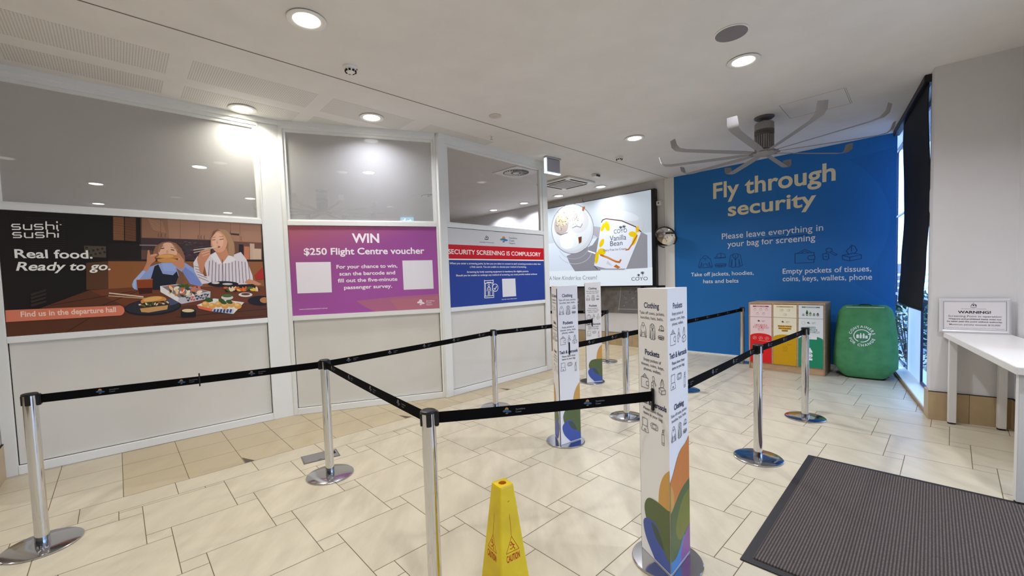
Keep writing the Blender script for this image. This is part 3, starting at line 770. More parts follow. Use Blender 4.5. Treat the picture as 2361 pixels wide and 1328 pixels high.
# girl with a burger
q.poly([(525, 520), (560, 440), (635, 398), (720, 386), (800, 408), (862, 470), (900, 560), (912, 720), (880, 900), (780, 900), (800, 700), (600, 650), (540, 560)], ink(146, 102, 74))
q.poly([(405, 730), (480, 690), (560, 660), (640, 640), (800, 640), (905, 640), (1000, 700), (1085, 810), (1112, 900), (1085, 918), (960, 890), (870, 730), (800, 960), (520, 960), (560, 790), (350, 965), (300, 950), (276, 900), (296, 850)], ink(150, 166, 214))
q.poly([(296, 850), (405, 730), (440, 745), (330, 880), (320, 955), (284, 930)], ink(176, 190, 228)); q.poly([(905, 690), (1000, 760), (1085, 870), (1085, 915), (960, 890), (870, 740)], ink(126, 142, 206))
q.poly([(625, 640), (800, 640), (790, 740), (650, 735)], ink(158, 176, 228))
q.poly([(545, 680), (590, 660), (640, 770), (760, 786), (805, 740), (850, 880), (800, 960), (520, 960), (500, 830)], ink(30, 32, 44))
q.poly([(800, 700), (880, 760), (905, 860), (860, 900), (790, 890), (830, 790)], ink(128, 88, 62))
q.ell(702, 505, 112, 104, skin3); q.poly([(588, 500), (600, 440), (660, 402), (600, 520)], ink(166, 120, 88)); q.poly([(740, 400), (800, 440), (818, 530), (790, 470)], ink(166, 120, 88))
for x, y, r in ((640, 470, -8), (758, 488, 14)): q.ell(x, y, 24, 7, ink(110, 70, 56), r)
q.ell(695, 510, 14, 22, skin); q.line([(612, 448), (660, 442)], .005, ink(150, 104, 78)); q.line([(735, 455), (790, 470)], .005, ink(150, 104, 78))
q.poly([(452, 640), (458, 560), (466, 492), (484, 488), (494, 545), (560, 528), (582, 546), (545, 572), (562, 610), (510, 650), (480, 700), (460, 742), (412, 722)], skin2)
q.poly([(740, 552), (806, 546), (814, 520), (838, 532), (892, 610), (898, 685), (862, 722), (800, 686), (736, 632)], skin2)
q.line([(500, 560), (575, 540)], .006, skin3); q.line([(760, 560), (840, 600)], .006, skin3)
q.ell(695, 585, 128, 50, ink(206, 138, 66)); q.poly([(560, 585), (825, 590), (812, 612), (575, 606)], ink(58, 56, 34)); q.poly([(575, 596), (800, 602), (790, 618), (600, 614)], ink(226, 190, 150)); q.ell(695, 612, 118, 26, ink(214, 148, 84)); q.ell(680, 562, 90, 20, ink(226, 166, 92))
# woman with chopsticks
q.poly([(1204, 440), (1208, 340), (1236, 272), (1296, 240), (1380, 246), (1440, 300), (1482, 400), (1494, 520), (1452, 560), (1392, 545), (1270, 500)], ink(156, 116, 88))
q.poly([(1262, 470), (1392, 470), (1420, 560), (1345, 646), (1270, 560)], skin2)
q.ell(1305, 392, 94, 126, skin); q.ell(1290, 380, 66, 96, skin3)
q.poly([(1170, 560), (1262, 512), (1340, 648), (1420, 545), (1470, 545), (1560, 512), (1625, 600), (1695, 790), (1706, 880), (1600, 905), (1180, 880), (1160, 800), (1130, 660)], ink(224, 214, 220))
for i in range(13):
    x = 1190 + i * 38; q.line([(x, 600 + abs(i - 4) * 4), (x + (i - 5) * 3, 880)], .005, ink(84, 62, 78))
q.poly([(1196, 560), (1262, 512), (1335, 640), (1290, 660)], ink(236, 228, 232)); q.poly([(1345, 648), (1420, 540), (1500, 600), (1440, 640)], ink(236, 228, 232)); q.line([(1345, 650), (1360, 870)], .004, ink(150, 136, 142))
q.poly([(1000, 640), (1050, 560), (1120, 640), (1100, 740), (1130, 800), (1196, 795), (1190, 880), (1100, 890), (1010, 740)], ink(228, 218, 222))
for i in range(5): q.line([(1010 + i * 12, 680 + i * 32), (1100 + i * 20, 700 + i * 40)], .005, ink(96, 74, 90))
q.poly([(1042, 600), (1076, 520), (1150, 468), (1204, 478), (1200, 545), (1140, 640), (1112, 770), (1072, 745), (1060, 670)], skin2); q.line([(1100, 530), (1190, 500)], .008, skin3); q.line([(1110, 560), (1195, 530)], .006, skin3)
q.poly([(1296, 240), (1380, 246), (1442, 310), (1484, 430), (1478, 566), (1412, 552), (1414, 420), (1372, 320)], ink(176, 136, 102)); q.poly([(1296, 240), (1236, 272), (1212, 350), (1262, 285)], ink(120, 86, 66))
q.line([(1222, 372), (1262, 366)], .006, ink(110, 70, 56)); q.line([(1310, 364), (1358, 358)], .006, ink(110, 70, 56)); q.line([(1225, 345), (1262, 335)], .004, ink(140, 98, 76)); q.line([(1308, 332), (1356, 328)], .004, ink(140, 98, 76))
q.poly([(1280, 370), (1300, 410), (1268, 412)], skin); q.ell(1296, 452, 24, 11, ink(176, 82, 74))
q.line([(1004, 488), (1292, 450)], .008, ink(234, 214, 190)); q.line([(1006, 520), (1280, 456)], .008, ink(214, 190, 166))
# table-ware and food
q.poly([(1720, 790), (1815, 690), (1830, 830), (1740, 840)], ink(176, 44, 34)); q.poly([(1600, 870), (1650, 830), (1720, 850), (1800, 890), (1770, 905), (1640, 890)], skin2)
q.poly([(330, 842), (522, 832), (516, 1000), (500, 1012), (365, 1014), (350, 1000)], ink(146, 66, 24)); q.poly([(345, 940), (518, 935), (514, 1002), (362, 1012)], ink(66, 22, 16)); q.line([(332, 842), (522, 832)], .006, ink(206, 120, 60))
q.line([(6, 998), (412, 1042)], .012, ink(226, 200, 170)); q.line([(0, 1030), (452, 1062)], .010, ink(196, 160, 124))
q.ell(520, 1165, 336, 96, ink(26, 26, 32), -4); q.ell(520, 1158, 322, 82, ink(44, 44, 52), -4); q.ell(690, 1110, 150, 40, ink(76, 84, 108), -8)
q.ell(530, 1085, 152, 50, ink(214, 148, 70), -6); q.ell(520, 1068, 110, 24, ink(232, 178, 104), -8); q.poly([(350, 1140), (420, 1110), (690, 1085), (722, 1130), (690, 1170), (400, 1200)], ink(58, 44, 28))
for i in range(14): q.ell(370 + 25 * i, 1135 - 3 * i + (i % 3) * 10, 18, 9, rnd.choice([ink(236, 226, 204), ink(86, 110, 46), ink(150, 92, 50), ink(220, 204, 176)]), i * 17)
q.poly([(370, 1180), (700, 1140), (690, 1190), (470, 1228), (385, 1222)], ink(206, 156, 96))
q.poly([(608, 915), (820, 890), (1200, 980), (1195, 1060), (860, 1126), (612, 985)], ink(222, 216, 214)); q.poly([(630, 920), (820, 896), (1180, 978), (830, 1052)], ink(140, 126, 124)); q.poly([(830, 1052), (1195, 985), (1195, 1060), (860, 1126), (815, 1095)], ink(200, 196, 204)); q.poly([(608, 915), (830, 1052), (815, 1095), (612, 985)], ink(236, 232, 228))
for i in range(24):
    q.ell(730 + (i * 67) % 400, 940 + (i * 41) % 90 - ((i * 67) % 400 < 100) * 20, 34, 16, rnd.choice([ink(226, 96, 46), ink(236, 206, 150), ink(226, 180, 60), ink(244, 226, 206), ink(70, 62, 62), ink(214, 120, 90)]), i * 23)
for i in range(9): q.ell(830 + 14 * i, 905 + (i * 13) % 18, 20, 10, ink(62, 92, 40), i * 40)
for i in range(16): q.poly([(880 + (i * 53) % 280, 1030 + (i * 29) % 60 - (i * 53) % 280 * .16), (920 + (i * 53) % 280, 1024 + (i * 29) % 60 - (i * 53) % 280 * .16), (900 + (i * 53) % 280, 1052 + (i * 29) % 60 - (i * 53) % 280 * .16)], rnd.choice([ink(46, 46, 54), ink(226, 92, 66), ink(88, 88, 96)]))
q.ell(1350, 890, 180, 34, ink(30, 28, 32)); q.ell(1260, 876, 46, 14, ink(222, 206, 196)); q.ell(1400, 890, 60, 12, ink(206, 200, 196))
q.poly([(1340, 905), (1700, 890), (1790, 960), (1380, 985)], ink(38, 28, 26))
for i in range(15): q.ell(1380 + 26 * i, 935 + (i * 23) % 28, 30, 14, rnd.choice([ink(222, 110, 50), ink(232, 188, 70), ink(214, 96, 40), ink(72, 96, 40), ink(236, 206, 170)]), i * 31)
q.ell(1395, 1048, 70, 30, ink(218, 212, 206)); q.ell(1395, 1028, 62, 20, ink(80, 108, 52)); q.ell(1610, 1016, 82, 26, ink(226, 220, 214)); q.ell(1612, 1010, 52, 14, ink(96, 60, 40))
q.ell(1790, 1085, 150, 56, ink(28, 28, 32)); q.ell(1835, 1080, 56, 34, ink(190, 130, 80))
q.poly([(1036, 1140), (1240, 1060), (1595, 1106), (1470, 1240), (1230, 1205)], ink(236, 226, 218)); q.poly([(1036, 1140), (1226, 1180), (1215, 1215), (1060, 1180)], ink(226, 110, 80)); q.poly([(1226, 1180), (1472, 1190), (1464, 1244), (1216, 1212)], ink(196, 200, 224))
for i in range(6): q.poly([(1240 + 38 * i, 1186), (1262 + 38 * i, 1188), (1250 + 38 * i, 1232), (1228 + 38 * i, 1222)], ink(66, 72, 104))
for i in range(6): q.ell(1140 + 76 * i, 1130 + (i % 2) * 18, 44, 36, ink(226, 164, 84)); q.ell(1130 + 76 * i, 1118 + (i % 2) * 18, 24, 16, ink(240, 194, 120))
for x, y in ((1190, 1075), (1330, 1088), (1420, 1102), (1350, 1105), (1170, 1082)): q.ell(x, y, 40, 22, ink(56, 84, 36), 20)
q.poly([(850, 1205), (1030, 1205), (1024, 1280), (860, 1288)], ink(24, 22, 24)); q.ell(940, 1206, 90, 26, ink(40, 36, 36)); q.ell(935, 1204, 72, 20, ink(232, 208, 160))
# lettering
wht = ink(250, 246, 238)
def sushi(y0, y1, xo):
    w = .0095
    S = lambda x: [(x + 70, y0), (x + 8, y0), (x, y0 + 10), (x, (y0 + y1) / 2 - 6), (x + 8, (y0 + y1) / 2), (x + 62, (y0 + y1) / 2), (x + 70, (y0 + y1) / 2 + 8), (x + 70, y1 - 8), (x + 62, y1), (x, y1)]
    x = 110 + xo
    Z1.line(S(x), w, wht); Z1.line([(x + 100, y0), (x + 100, y1 - 8), (x + 110, y1), (x + 165, y1), (x + 165, y0)], w, wht)
    Z1.line(S(x + 192), w, wht); Z1.line([(x + 290, y0 - 26), (x + 290, y1)], w, wht); Z1.line([(x + 290, y0 + 6), (x + 346, y0 + 6), (x + 354, y0 + 14), (x + 354, y1)], w, wht)
    Z1.line([(x + 382, y0 + 4), (x + 382, y1)], w, wht); Z1.line([(x + 382, y0 - 26), (x + 382, y0 - 12)], w, wht)
sushi(210, 253, 0); sushi(280, 322, 8)
Z1.line([(515, 212), (530, 213)], .006, wht)
Z1.text('Real food.', 132, 792, 494, 500, 74, wht, .02)
Z1.text('Ready to go.', 140, 944, 600, 600, 72, wht, .02, .22)
pill = ink(224, 126, 96)
Z1.poly([(46, 942), (1010, 900), (1010, 986), (52, 1043)], pill); Z1.ell(1010, 943, 48, 43.5, pill)
Z1.text('Find us in the departure hall', 178, 986, 998, 956, 46, ink(246, 214, 196), .022)
tag(b.build('poster'), 'dark burger and sushi poster with a girl and a woman eating, in the first bay', 'poster', 'posters in the glazed partition')

# ---- purple voucher poster
mp_ = mat('purple_print', (158, 84, 150), .4, spec=.3)
nt = mp_.node_tree; bs_ = nt.nodes['Principled BSDF']
tc = nt.nodes.new('ShaderNodeTexCoord'); sx = nt.nodes.new('ShaderNodeSeparateXYZ'); rp = nt.nodes.new('ShaderNodeValToRGB')
ad = nt.nodes.new('ShaderNodeMath'); ad.operation = 'MULTIPLY_ADD'; ad.inputs[1].default_value = -.55
nt.links.new(tc.outputs['Generated'], sx.inputs[0]); nt.links.new(sx.outputs['X'], ad.inputs[0]); nt.links.new(sx.outputs['Z'], ad.inputs[2]); nt.links.new(ad.outputs[0], rp.inputs[0]); nt.links.new(rp.outputs[0], bs_.inputs['Base Color'])
e = rp.color_ramp.elements; e[0].position = 0.0; e[0].color = lin((168, 88, 164)) + (1,); e[1].position = .95; e[1].color = lin((176, 98, 112)) + (1,)
x_ = e.new(.45); x_.color = lin((158, 82, 150)) + (1,)
b, ar = panel_art('poster', PL2, -.885, .878, 1.208, 2.288, [(662.5, 520.4), (1005.9, 524), (1012.4, 711.2), (675.8, 729)], mp_)
q = Q(ar, 640, 420, 4.427)
q.poly([(800, 1215), (1200, 1172), (1640, 1142), (1646, 1290), (1000, 1322), (900, 1280)], ink(182, 108, 140))
q.poly([(1150, 1205), (1640, 1165), (1646, 1290), (1240, 1312)], ink(188, 116, 132))
wq = ink(250, 240, 246)
q.text('WIN', 762, 1040, 620, 620, 96, wq, .028)
q.text('$250 Flight Centre voucher', 268, 1500, 742, 736, 68, wq, .022)
for t_, x0, x1, y in (('For your chance to win,', 602, 1224, 880), ('scan the barcode and', 632, 1202, 950), ('fill out the five-minute', 616, 1224, 1018), ('passenger survey.', 680, 1170, 1088)): q.text(t_, x0, x1, y + 2, y - 2, 38, wq, .02)
wp = ink(238, 232, 238)
q.poly([(184, 822), (542, 818), (556, 1128), (204, 1140)], wp); q.poly([(1274, 804), (1580, 800), (1592, 1090), (1288, 1102)], wp)
q.text('www.sunshinecoastairport.com.au', 222, 510, 1306, 1294, 12, wq, .01)
lg = ink(246, 226, 238)
c = q.f(1460, 1235); coast_logo(ar, c[0], c[1], 10.5, [lg] * 4, -1)
for i, t_ in enumerate(('Sunshine', 'Coast', 'Airport')): q.text(t_, 1516, 1516 + (84, 54, 62)[i], 1220 + 19 * i, 1218 + 19 * i, 13, lg, .012)
tag(b.build('poster'), 'purple voucher survey poster headed WIN, in the middle bay', 'poster', 'posters in the glazed partition')

# ---- security screening poster
b, ar = panel_art('poster', PL3, 3.420, 5.406, 1.206, 2.288, [(1030.3, 525.2), (1252.5, 542.2), (1256, 691.4), (1037.6, 710)], ink(46, 70, 152))
q = Q(ar, 1020, 520, 6.64)
q.poly([(68, 38), (1546, 150), (1548, 358), (78, 298)], ink(214, 212, 212))
q.poly([(78, 294), (1548, 350), (1552, 532), (86, 522)], ink(206, 24, 34)); q.poly([(86, 514), (1552, 528), (1552, 544), (88, 532)], wht)
q.text('SECURITY SCREENING IS COMPULSORY', 88, 1506, 446, 468, 68, wht, .014)
for t_, x0, x1, yl, yr in (('When you enter a screening point, by law you are taken to consent to each screening procedure other than', 108, 1504, 598, 602), ('a frisk search. You are unable to choose your method of screening.', 416, 1284, 648, 650), ('Screening by body scanning equipment is mandatory for eligible persons.', 372, 1320, 726, 716), ('Should you be unable to undergo any method of screening, you must provide medical evidence', 206, 1448, 782, 758)): q.text(t_, x0, x1, yl, yr, 27, wht, .012)
c = q.f(672, 190); crest(ar, c[0], c[1], 8.2, ink(52, 50, 54), -1); q.text('Australian Government', 562, 786, 264, 274, 14, ink(50, 50, 54), .02)
c = q.f(936, 225); coast_logo(ar, c[0], c[1], 11, [ink(226, 140, 76), ink(96, 150, 140), ink(52, 120, 178), ink(120, 70, 130)], -1)
for i, t_ in enumerate(('Sunshine', 'Coast', 'Airport')): q.text(t_, 1020, 1020 + (122, 80, 92)[i], 204 + 40 * i, 210 + 40 * i, 28, ink(54, 64, 92), .005)
for pl in ([(640, 836), (640, 1110)], [(655, 880), (655, 1080)], [(770, 830), (782, 1104)], [(756, 880), (764, 1078)], [(636, 850), (774, 842), (774, 880), (638, 888), (636, 850)], [(640, 1085), (780, 1076), (782, 1104), (642, 1112), (640, 1085)]): q.line(pl, .009, wht)
q.line([(672, 876), (742, 874)], .012, wht); q.ring(706, 922, 14, 18, .008, wht)
q.line([(676, 1010), (684, 962), (706, 948), (730, 960), (738, 1010)], .009, wht); q.line([(694, 1072), (698, 970)], .009, wht); q.line([(722, 1070), (718, 970)], .009, wht); q.line([(708, 1072), (708, 1010)], .006, wht)
q.ell(804, 955, 46, 60, ink(46, 70, 152)); q.ring(804, 955, 42, 56, .009, wht); q.line([(782, 960), (798, 984), (828, 930)], .012, wht)
q.poly([(908, 820), (1112, 814), (1124, 1084), (918, 1098)], ink(232, 230, 234)); q.text('Scan for more information', 904, 1136, 1142, 1126, 16, wht, .01)
tag(b.build('poster'), 'blue security screening poster with a red band across, in the last bay', 'poster', 'posters in the glazed partition')

# ================================================================== far wall: blue graphic, screen, mirror
def wall4(h): return on(PL4, 0, 0, h), PL4[1], Vector((0, 0, 1)), -PL4[0]
b = MB(); M_blue = mat('blue_wall_print', (30, 112, 186), .42, spec=.35)
b.box((-3.631, 0, .036), (-.362, .012, CZ - .001), M_blue, X4)
ar = Art(b, *wall4(.012))
arc = [(-.362, 3.30)] + [(-2.15 + 1.72 * math.cos(R(a)), 2.25 + 1.42 * math.sin(R(a))) for a in range(44, -46, -6)] + [(-.362, .95)]
ar.poly(arc, mat('blue_wall_print_dark', (27, 106, 177), .42, spec=.35))
cr_ = ink(240, 226, 190)
ar.text('Fly through', -1.978, 2.958, .295, cr_, 1.822, 'c', .02)
ar.text('security', -1.975, 2.60, .255, cr_, 1.32, 'c', .02)
bw = ink(232, 232, 236); bd = ink(24, 62, 118)
ar.text('Please leave everything in', -1.982, 2.185, .112, bw, 1.52, 'c', .004)
ar.text('your bag for screening', -1.985, 2.035, .112, bw, 1.32, 'c', .004)
ar.line([(-2.36, 2.135), (-1.42, 2.135)], .012, bd)
ar.text('Take off jackets, hoodies,', -2.766, 1.512, .075, bw, 1.10, 'c', .008); ar.text('hats and belts', -2.775, 1.375, .075, bw, .62, 'c', .008)
ar.text('Empty pockets of tissues,', -1.205, 1.512, .09, bw, 1.142, 'c', .008); ar.text('coins, keys, wallets, phone', -1.20, 1.385, .09, bw, 1.152, 'c', .008)
for n_, x, y, w, h in (('hoodie', -3.17, 1.655, .255, .245), ('cap', -2.88, 1.80, .20, .13), ('belt', -2.865, 1.66, .19, .085), ('jacket', -2.63, 1.655, .235, .25),
                       ('wallet', -1.60, 1.68, .27, .225), ('keys', -1.24, 1.715, .20, .185), ('tissue', -.98, 1.68, .23, .24)): icon(ar, n_, x, y, w, h, .0095, bd)
tag(b.build('wall_graphic'), 'tall blue wall graphic reading Fly through security', 'wall graphic')

b = MB(); b.box((-6.6, 0, .735), (-3.845, .006, 1.345), noisy('grey_photo_print', (114, 110, 110), (142, 138, 138), 5, .5), X4)
ar = Art(b, *wall4(.006)); g1_, g2_, g3_ = ink(150, 148, 152), ink(84, 80, 82), ink(208, 208, 212)
ar.rect(-4.9, .76, -4.45, 1.34, ink(132, 130, 134))
rp_ = random.Random(2)
for i in range(34):
    x, y = rp_.uniform(-4.86, -4.49), rp_.uniform(.88, 1.26); ar.poly([(x, y), (x + rp_.uniform(.02, .06), y + .012), (x + rp_.uniform(.01, .05), y + rp_.uniform(.02, .05))], rp_.choice([ink(150, 150, 154), ink(118, 114, 118), ink(104, 100, 106), ink(170, 170, 176)]))
ar.line([(-4.95, .83), (-4.40, .83)], .01, g3_); ar.line([(-4.93, .8), (-4.86, 1.33)], .01, g3_); ar.line([(-4.42, .8), (-4.47, 1.33)], .01, g3_)
ar.rect(-4.38, 1.27, -3.845, 1.345, ink(40, 38, 42)); ar.text('Toolsapp', -4.17, 1.295, .036, g3_, .28, 'c', .01); ar.line([(-4.44, 1.27), (-4.40, 1.34)], .012, g3_)
for i in range(7): ar.line([(-6.0 - .02 * i, .74), (-5.86 - .05 * i, 1.34)], .008, g1_)
ar.ell(-6.08, 1.02, .07, .05, g3_); ar.ell(-6.12, 1.05, .05, .06, ink(30, 28, 30)); ar.line([(-6.1, .9), (-6.02, .94)], .02, g3_)
tag(b.build('photo_panel'), 'grey photographic wall panel with a drinking glass, below the lit screen', 'wall panel')

sc = thing('advertising_screen', 'large lit advertising screen showing a tub of vanilla bean ice cream', 'screen', (0, 0, 0))
b = MB(); b.bbox((-7.02, .0065, 1.325), (-3.985, .118, 3.335), mat('screen_black', (14, 14, 18), .35), .006, X4); b.build('casing', sc)
b = MB(); b.box((-7.0, .1185, 1.352), (-4.066, .121, 3.318), glow(216, 228, 244), X4)
ar = Art(b, *wall4(.121)); ar.st = .00004
ar.grid([(1261.5, 482.8), (1502, 438), (1504.7, 659), (1266, 660.5)], [(-6.856, 3.318), (-4.066, 3.318), (-4.066, 1.35), (-6.85, 1.352)])
q = Q(ar, 1240, 380, 4.428)
ar.H, hh_ = None, ar.H
ar.rect(-7.0, 2.45, -4.066, 3.318, glow(196, 206, 216))
ar.H = hh_
q.poly([(95, 1085), (1172, 1050), (1174, 1232), (80, 1240)], glow(232, 242, 252))
q.poly([(295, 930), (560, 820), (640, 700), (640, 1080), (380, 1086), (330, 1010)], glow(142, 142, 152)); q.poly([(940, 700), (1040, 680), (1122, 720), (1124, 1056), (900, 1066)], glow(150, 150, 160))
q.poly([(510, 620), (650, 640), (640, 760), (540, 700)], glow(168, 168, 176)); q.line([(515, 880), (590, 905)], .03, glow(255, 255, 255))
lw, gb = glow(224, 228, 234), glow(120, 124, 134)
q.ell(360, 660, 212, 250, glow(204, 210, 220), 14); q.ell(352, 648, 196, 232, glow(214, 220, 228), 14)
q.ring(358, 655, 214, 252, .014, gb, a0=-20, a1=340); q.ring(368, 790, 165, 170, .010, glow(176, 180, 192), a0=0, a1=150); q.ring(380, 880, 170, 130, .012, glow(190, 196, 206), a0=10, a1=160)
q.ell(245, 610, 72, 112, glow(176, 166, 162), 8); q.ell(255, 560, 60, 60, glow(214, 200, 176)); q.ell(420, 580, 102, 118, glow(206, 208, 212), 10); q.ell(400, 545, 74, 72, glow(220, 222, 224))
q.ell(325, 770, 100, 86, glow(224, 232, 246)); q.ell(300, 800, 66, 60, glow(236, 242, 252))
for i in range(60):
    x, y = 250 + rnd.gauss(0, 34), 575 + rnd.gauss(0, 42); q.ell(x, y, rnd.uniform(4, 9), 4, rnd.choice([glow(196, 168, 120), glow(128, 104, 84), glow(236, 220, 190)]), rnd.uniform(0, 180))
for i in range(26):
    x, y = 380 + rnd.gauss(0, 30), 545 + rnd.gauss(0, 34); q.ell(x, y, 5, 3, glow(136, 124, 108), rnd.uniform(0, 180))
q.line([(355, 645), (400, 625), (440, 640), (460, 600)], .012, glow(120, 122, 130)); q.line([(200, 690), (240, 715), (310, 690)], .014, glow(110, 100, 96))
q.poly([(415, 740), (452, 732), (448, 790), (424, 806)], glow(110, 60, 40)); q.poly([(462, 430), (488, 428), (472, 476), (456, 468)], glow(176, 96, 50)); q.line([(460, 345), (466, 385), (480, 385)], .012, glow(90, 80, 76))
# tub
q.poly([(655, 560), (720, 470), (900, 478), (1060, 540), (1088, 600), (1066, 690), (1000, 640), (860, 580), (700, 556)], glow(200, 206, 214)); q.ell(880, 520, 160, 46, glow(212, 218, 226), 12)
q.poly([(655, 585), (690, 556), (860, 580), (1000, 640), (1060, 690), (905, 1062), (640, 1066), (576, 1030)], glow(226, 232, 246)); q.poly([(576, 1030), (700, 1060), (905, 1062), (880, 1074), (620, 1070)], glow(150, 152, 164))
q.line([(652, 592), (665, 566), (700, 553), (860, 574), (1000, 634), (1062, 690)], .022, glow(92, 62, 48)); q.line([(576, 1030), (612, 1068)], .014, glow(70, 60, 60))
ye, br = glow(232, 200, 20), glow(190, 112, 48)
for cx, cy, rx, ry, ro in ((712, 628, 24, 52, -14), (668, 640, 18, 44, 22), (975, 712, 44, 28, 12), (1020, 664, 16, 34, 12), (992, 770, 20, 60, 22), (655, 800, 20, 46, 24), (655, 890, 40, 36, 0), (604, 950, 18, 62, 8)): q.ell(cx, cy, rx, ry, ye, ro)
q.line([(640, 920), (720, 950), (800, 990), (836, 996), (852, 968)], .042, br); q.line([(680, 935), (760, 965), (800, 980)], .016, glow(226, 160, 90)); q.line([(1020, 720), (975, 800), (930, 866), (898, 872)], .032, br); q.line([(1005, 640), (1040, 690)], .03, glow(226, 170, 60)); q.poly([(776, 1042), (800, 1018), (846, 1048), (820, 1062)], br); q.poly([(700, 1010), (716, 980), (770, 1040)], glow(206, 208, 222))
tt = glow(70, 72, 92)
def palm(x, y, s):
    for a in range(8): q.line([(x, y), (x + s * math.cos(a * .785 + .3), y + s * .8 * math.sin(a * .785 + .3))], .012, tt)
    q.line([(x, y), (x + 4, y + s * 1.8)], .008, tt)
palm(850, 640, 18); palm(884, 632, 20)
q.text('COYO', 780, 914, 680, 716, 44, tt, .0); q.text('Vanilla', 738, 906, 746, 802, 58, tt, .0); q.text('Bean', 742, 868, 808, 846, 54, tt, .0); q.text('Dairy Free Ice Cream', 672, 908, 836, 920, 24, tt, .0)
tk = glow(128, 140, 156); q.text('A New', 122, 236, 1172, 1172, 42, tk, .0); q.text('Kinder', 247, 384, 1171, 1171, 42, tk, .0, .28); q.text('Ice Cream!', 392, 606, 1171, 1170, 42, tk, .0); q.text('COYO', 958, 1126, 1186, 1182, 38, tt, 0.); palm(1032, 1128, 14); palm(1072, 1106, 20)
q.text('dairy free. gluten free. delicious.', 150, 400, 1206, 1204, 9, glow(190, 210, 226), 0.)
b.build('display', sc)

t = thing('convex_mirror', 'round convex safety mirror on the white strip between screen and blue wall', 'mirror', on(PL4, -3.80, 2.34, .02), 0)
t.rotation_euler = (R(112), 0, R(-45.5))
prof = [(.215 * math.sin(R(a)) / math.sin(R(42)), .30 * (math.cos(R(a)) - math.cos(R(42)))) for a in range(0, 43, 3)]
prof[0] = (.0005, prof[0][1])
b = MB(); b.lathe(prof, M_chrome, c=(0, 0, .06)); b.build('mirror_dome', t)
b = MB(); b.lathe([(.2, .03), (.226, .035), (.230, .05), (.226, .066), (.212, .066)], mat('mirror_rim', (56, 34, 36), .4)); b.build('rim', t)
b = MB(); b.lathe([(.0005, .0), (.18, .01), (.205, .045)], M_black); b.tube([(0, -.0, -.02), (0, 0, .02)], .03, M_black); b.build('back_shell', t)
t = thing('wall_sensor', 'small white device on the wall beside the upper end of the screen', 'sensor', on(PL4, -3.93, 3.03, 0))
t.rotation_euler = (0, 0, math.atan2(PL4[1].y, PL4[1].x))
b = MB(); b.bbox((-.05, -.075, -.045), (.05, -.0, .045), M_white, .006); b.build('housing', t)
b = MB(); b.lathe([(.0005, .0), (.014, .0), (.014, .006)], M_black, n=16, X=Matrix.Translation((.0, -.075, 0)) @ Matrix.Rotation(R(90), 4, 'X')); b.build('lens', t)

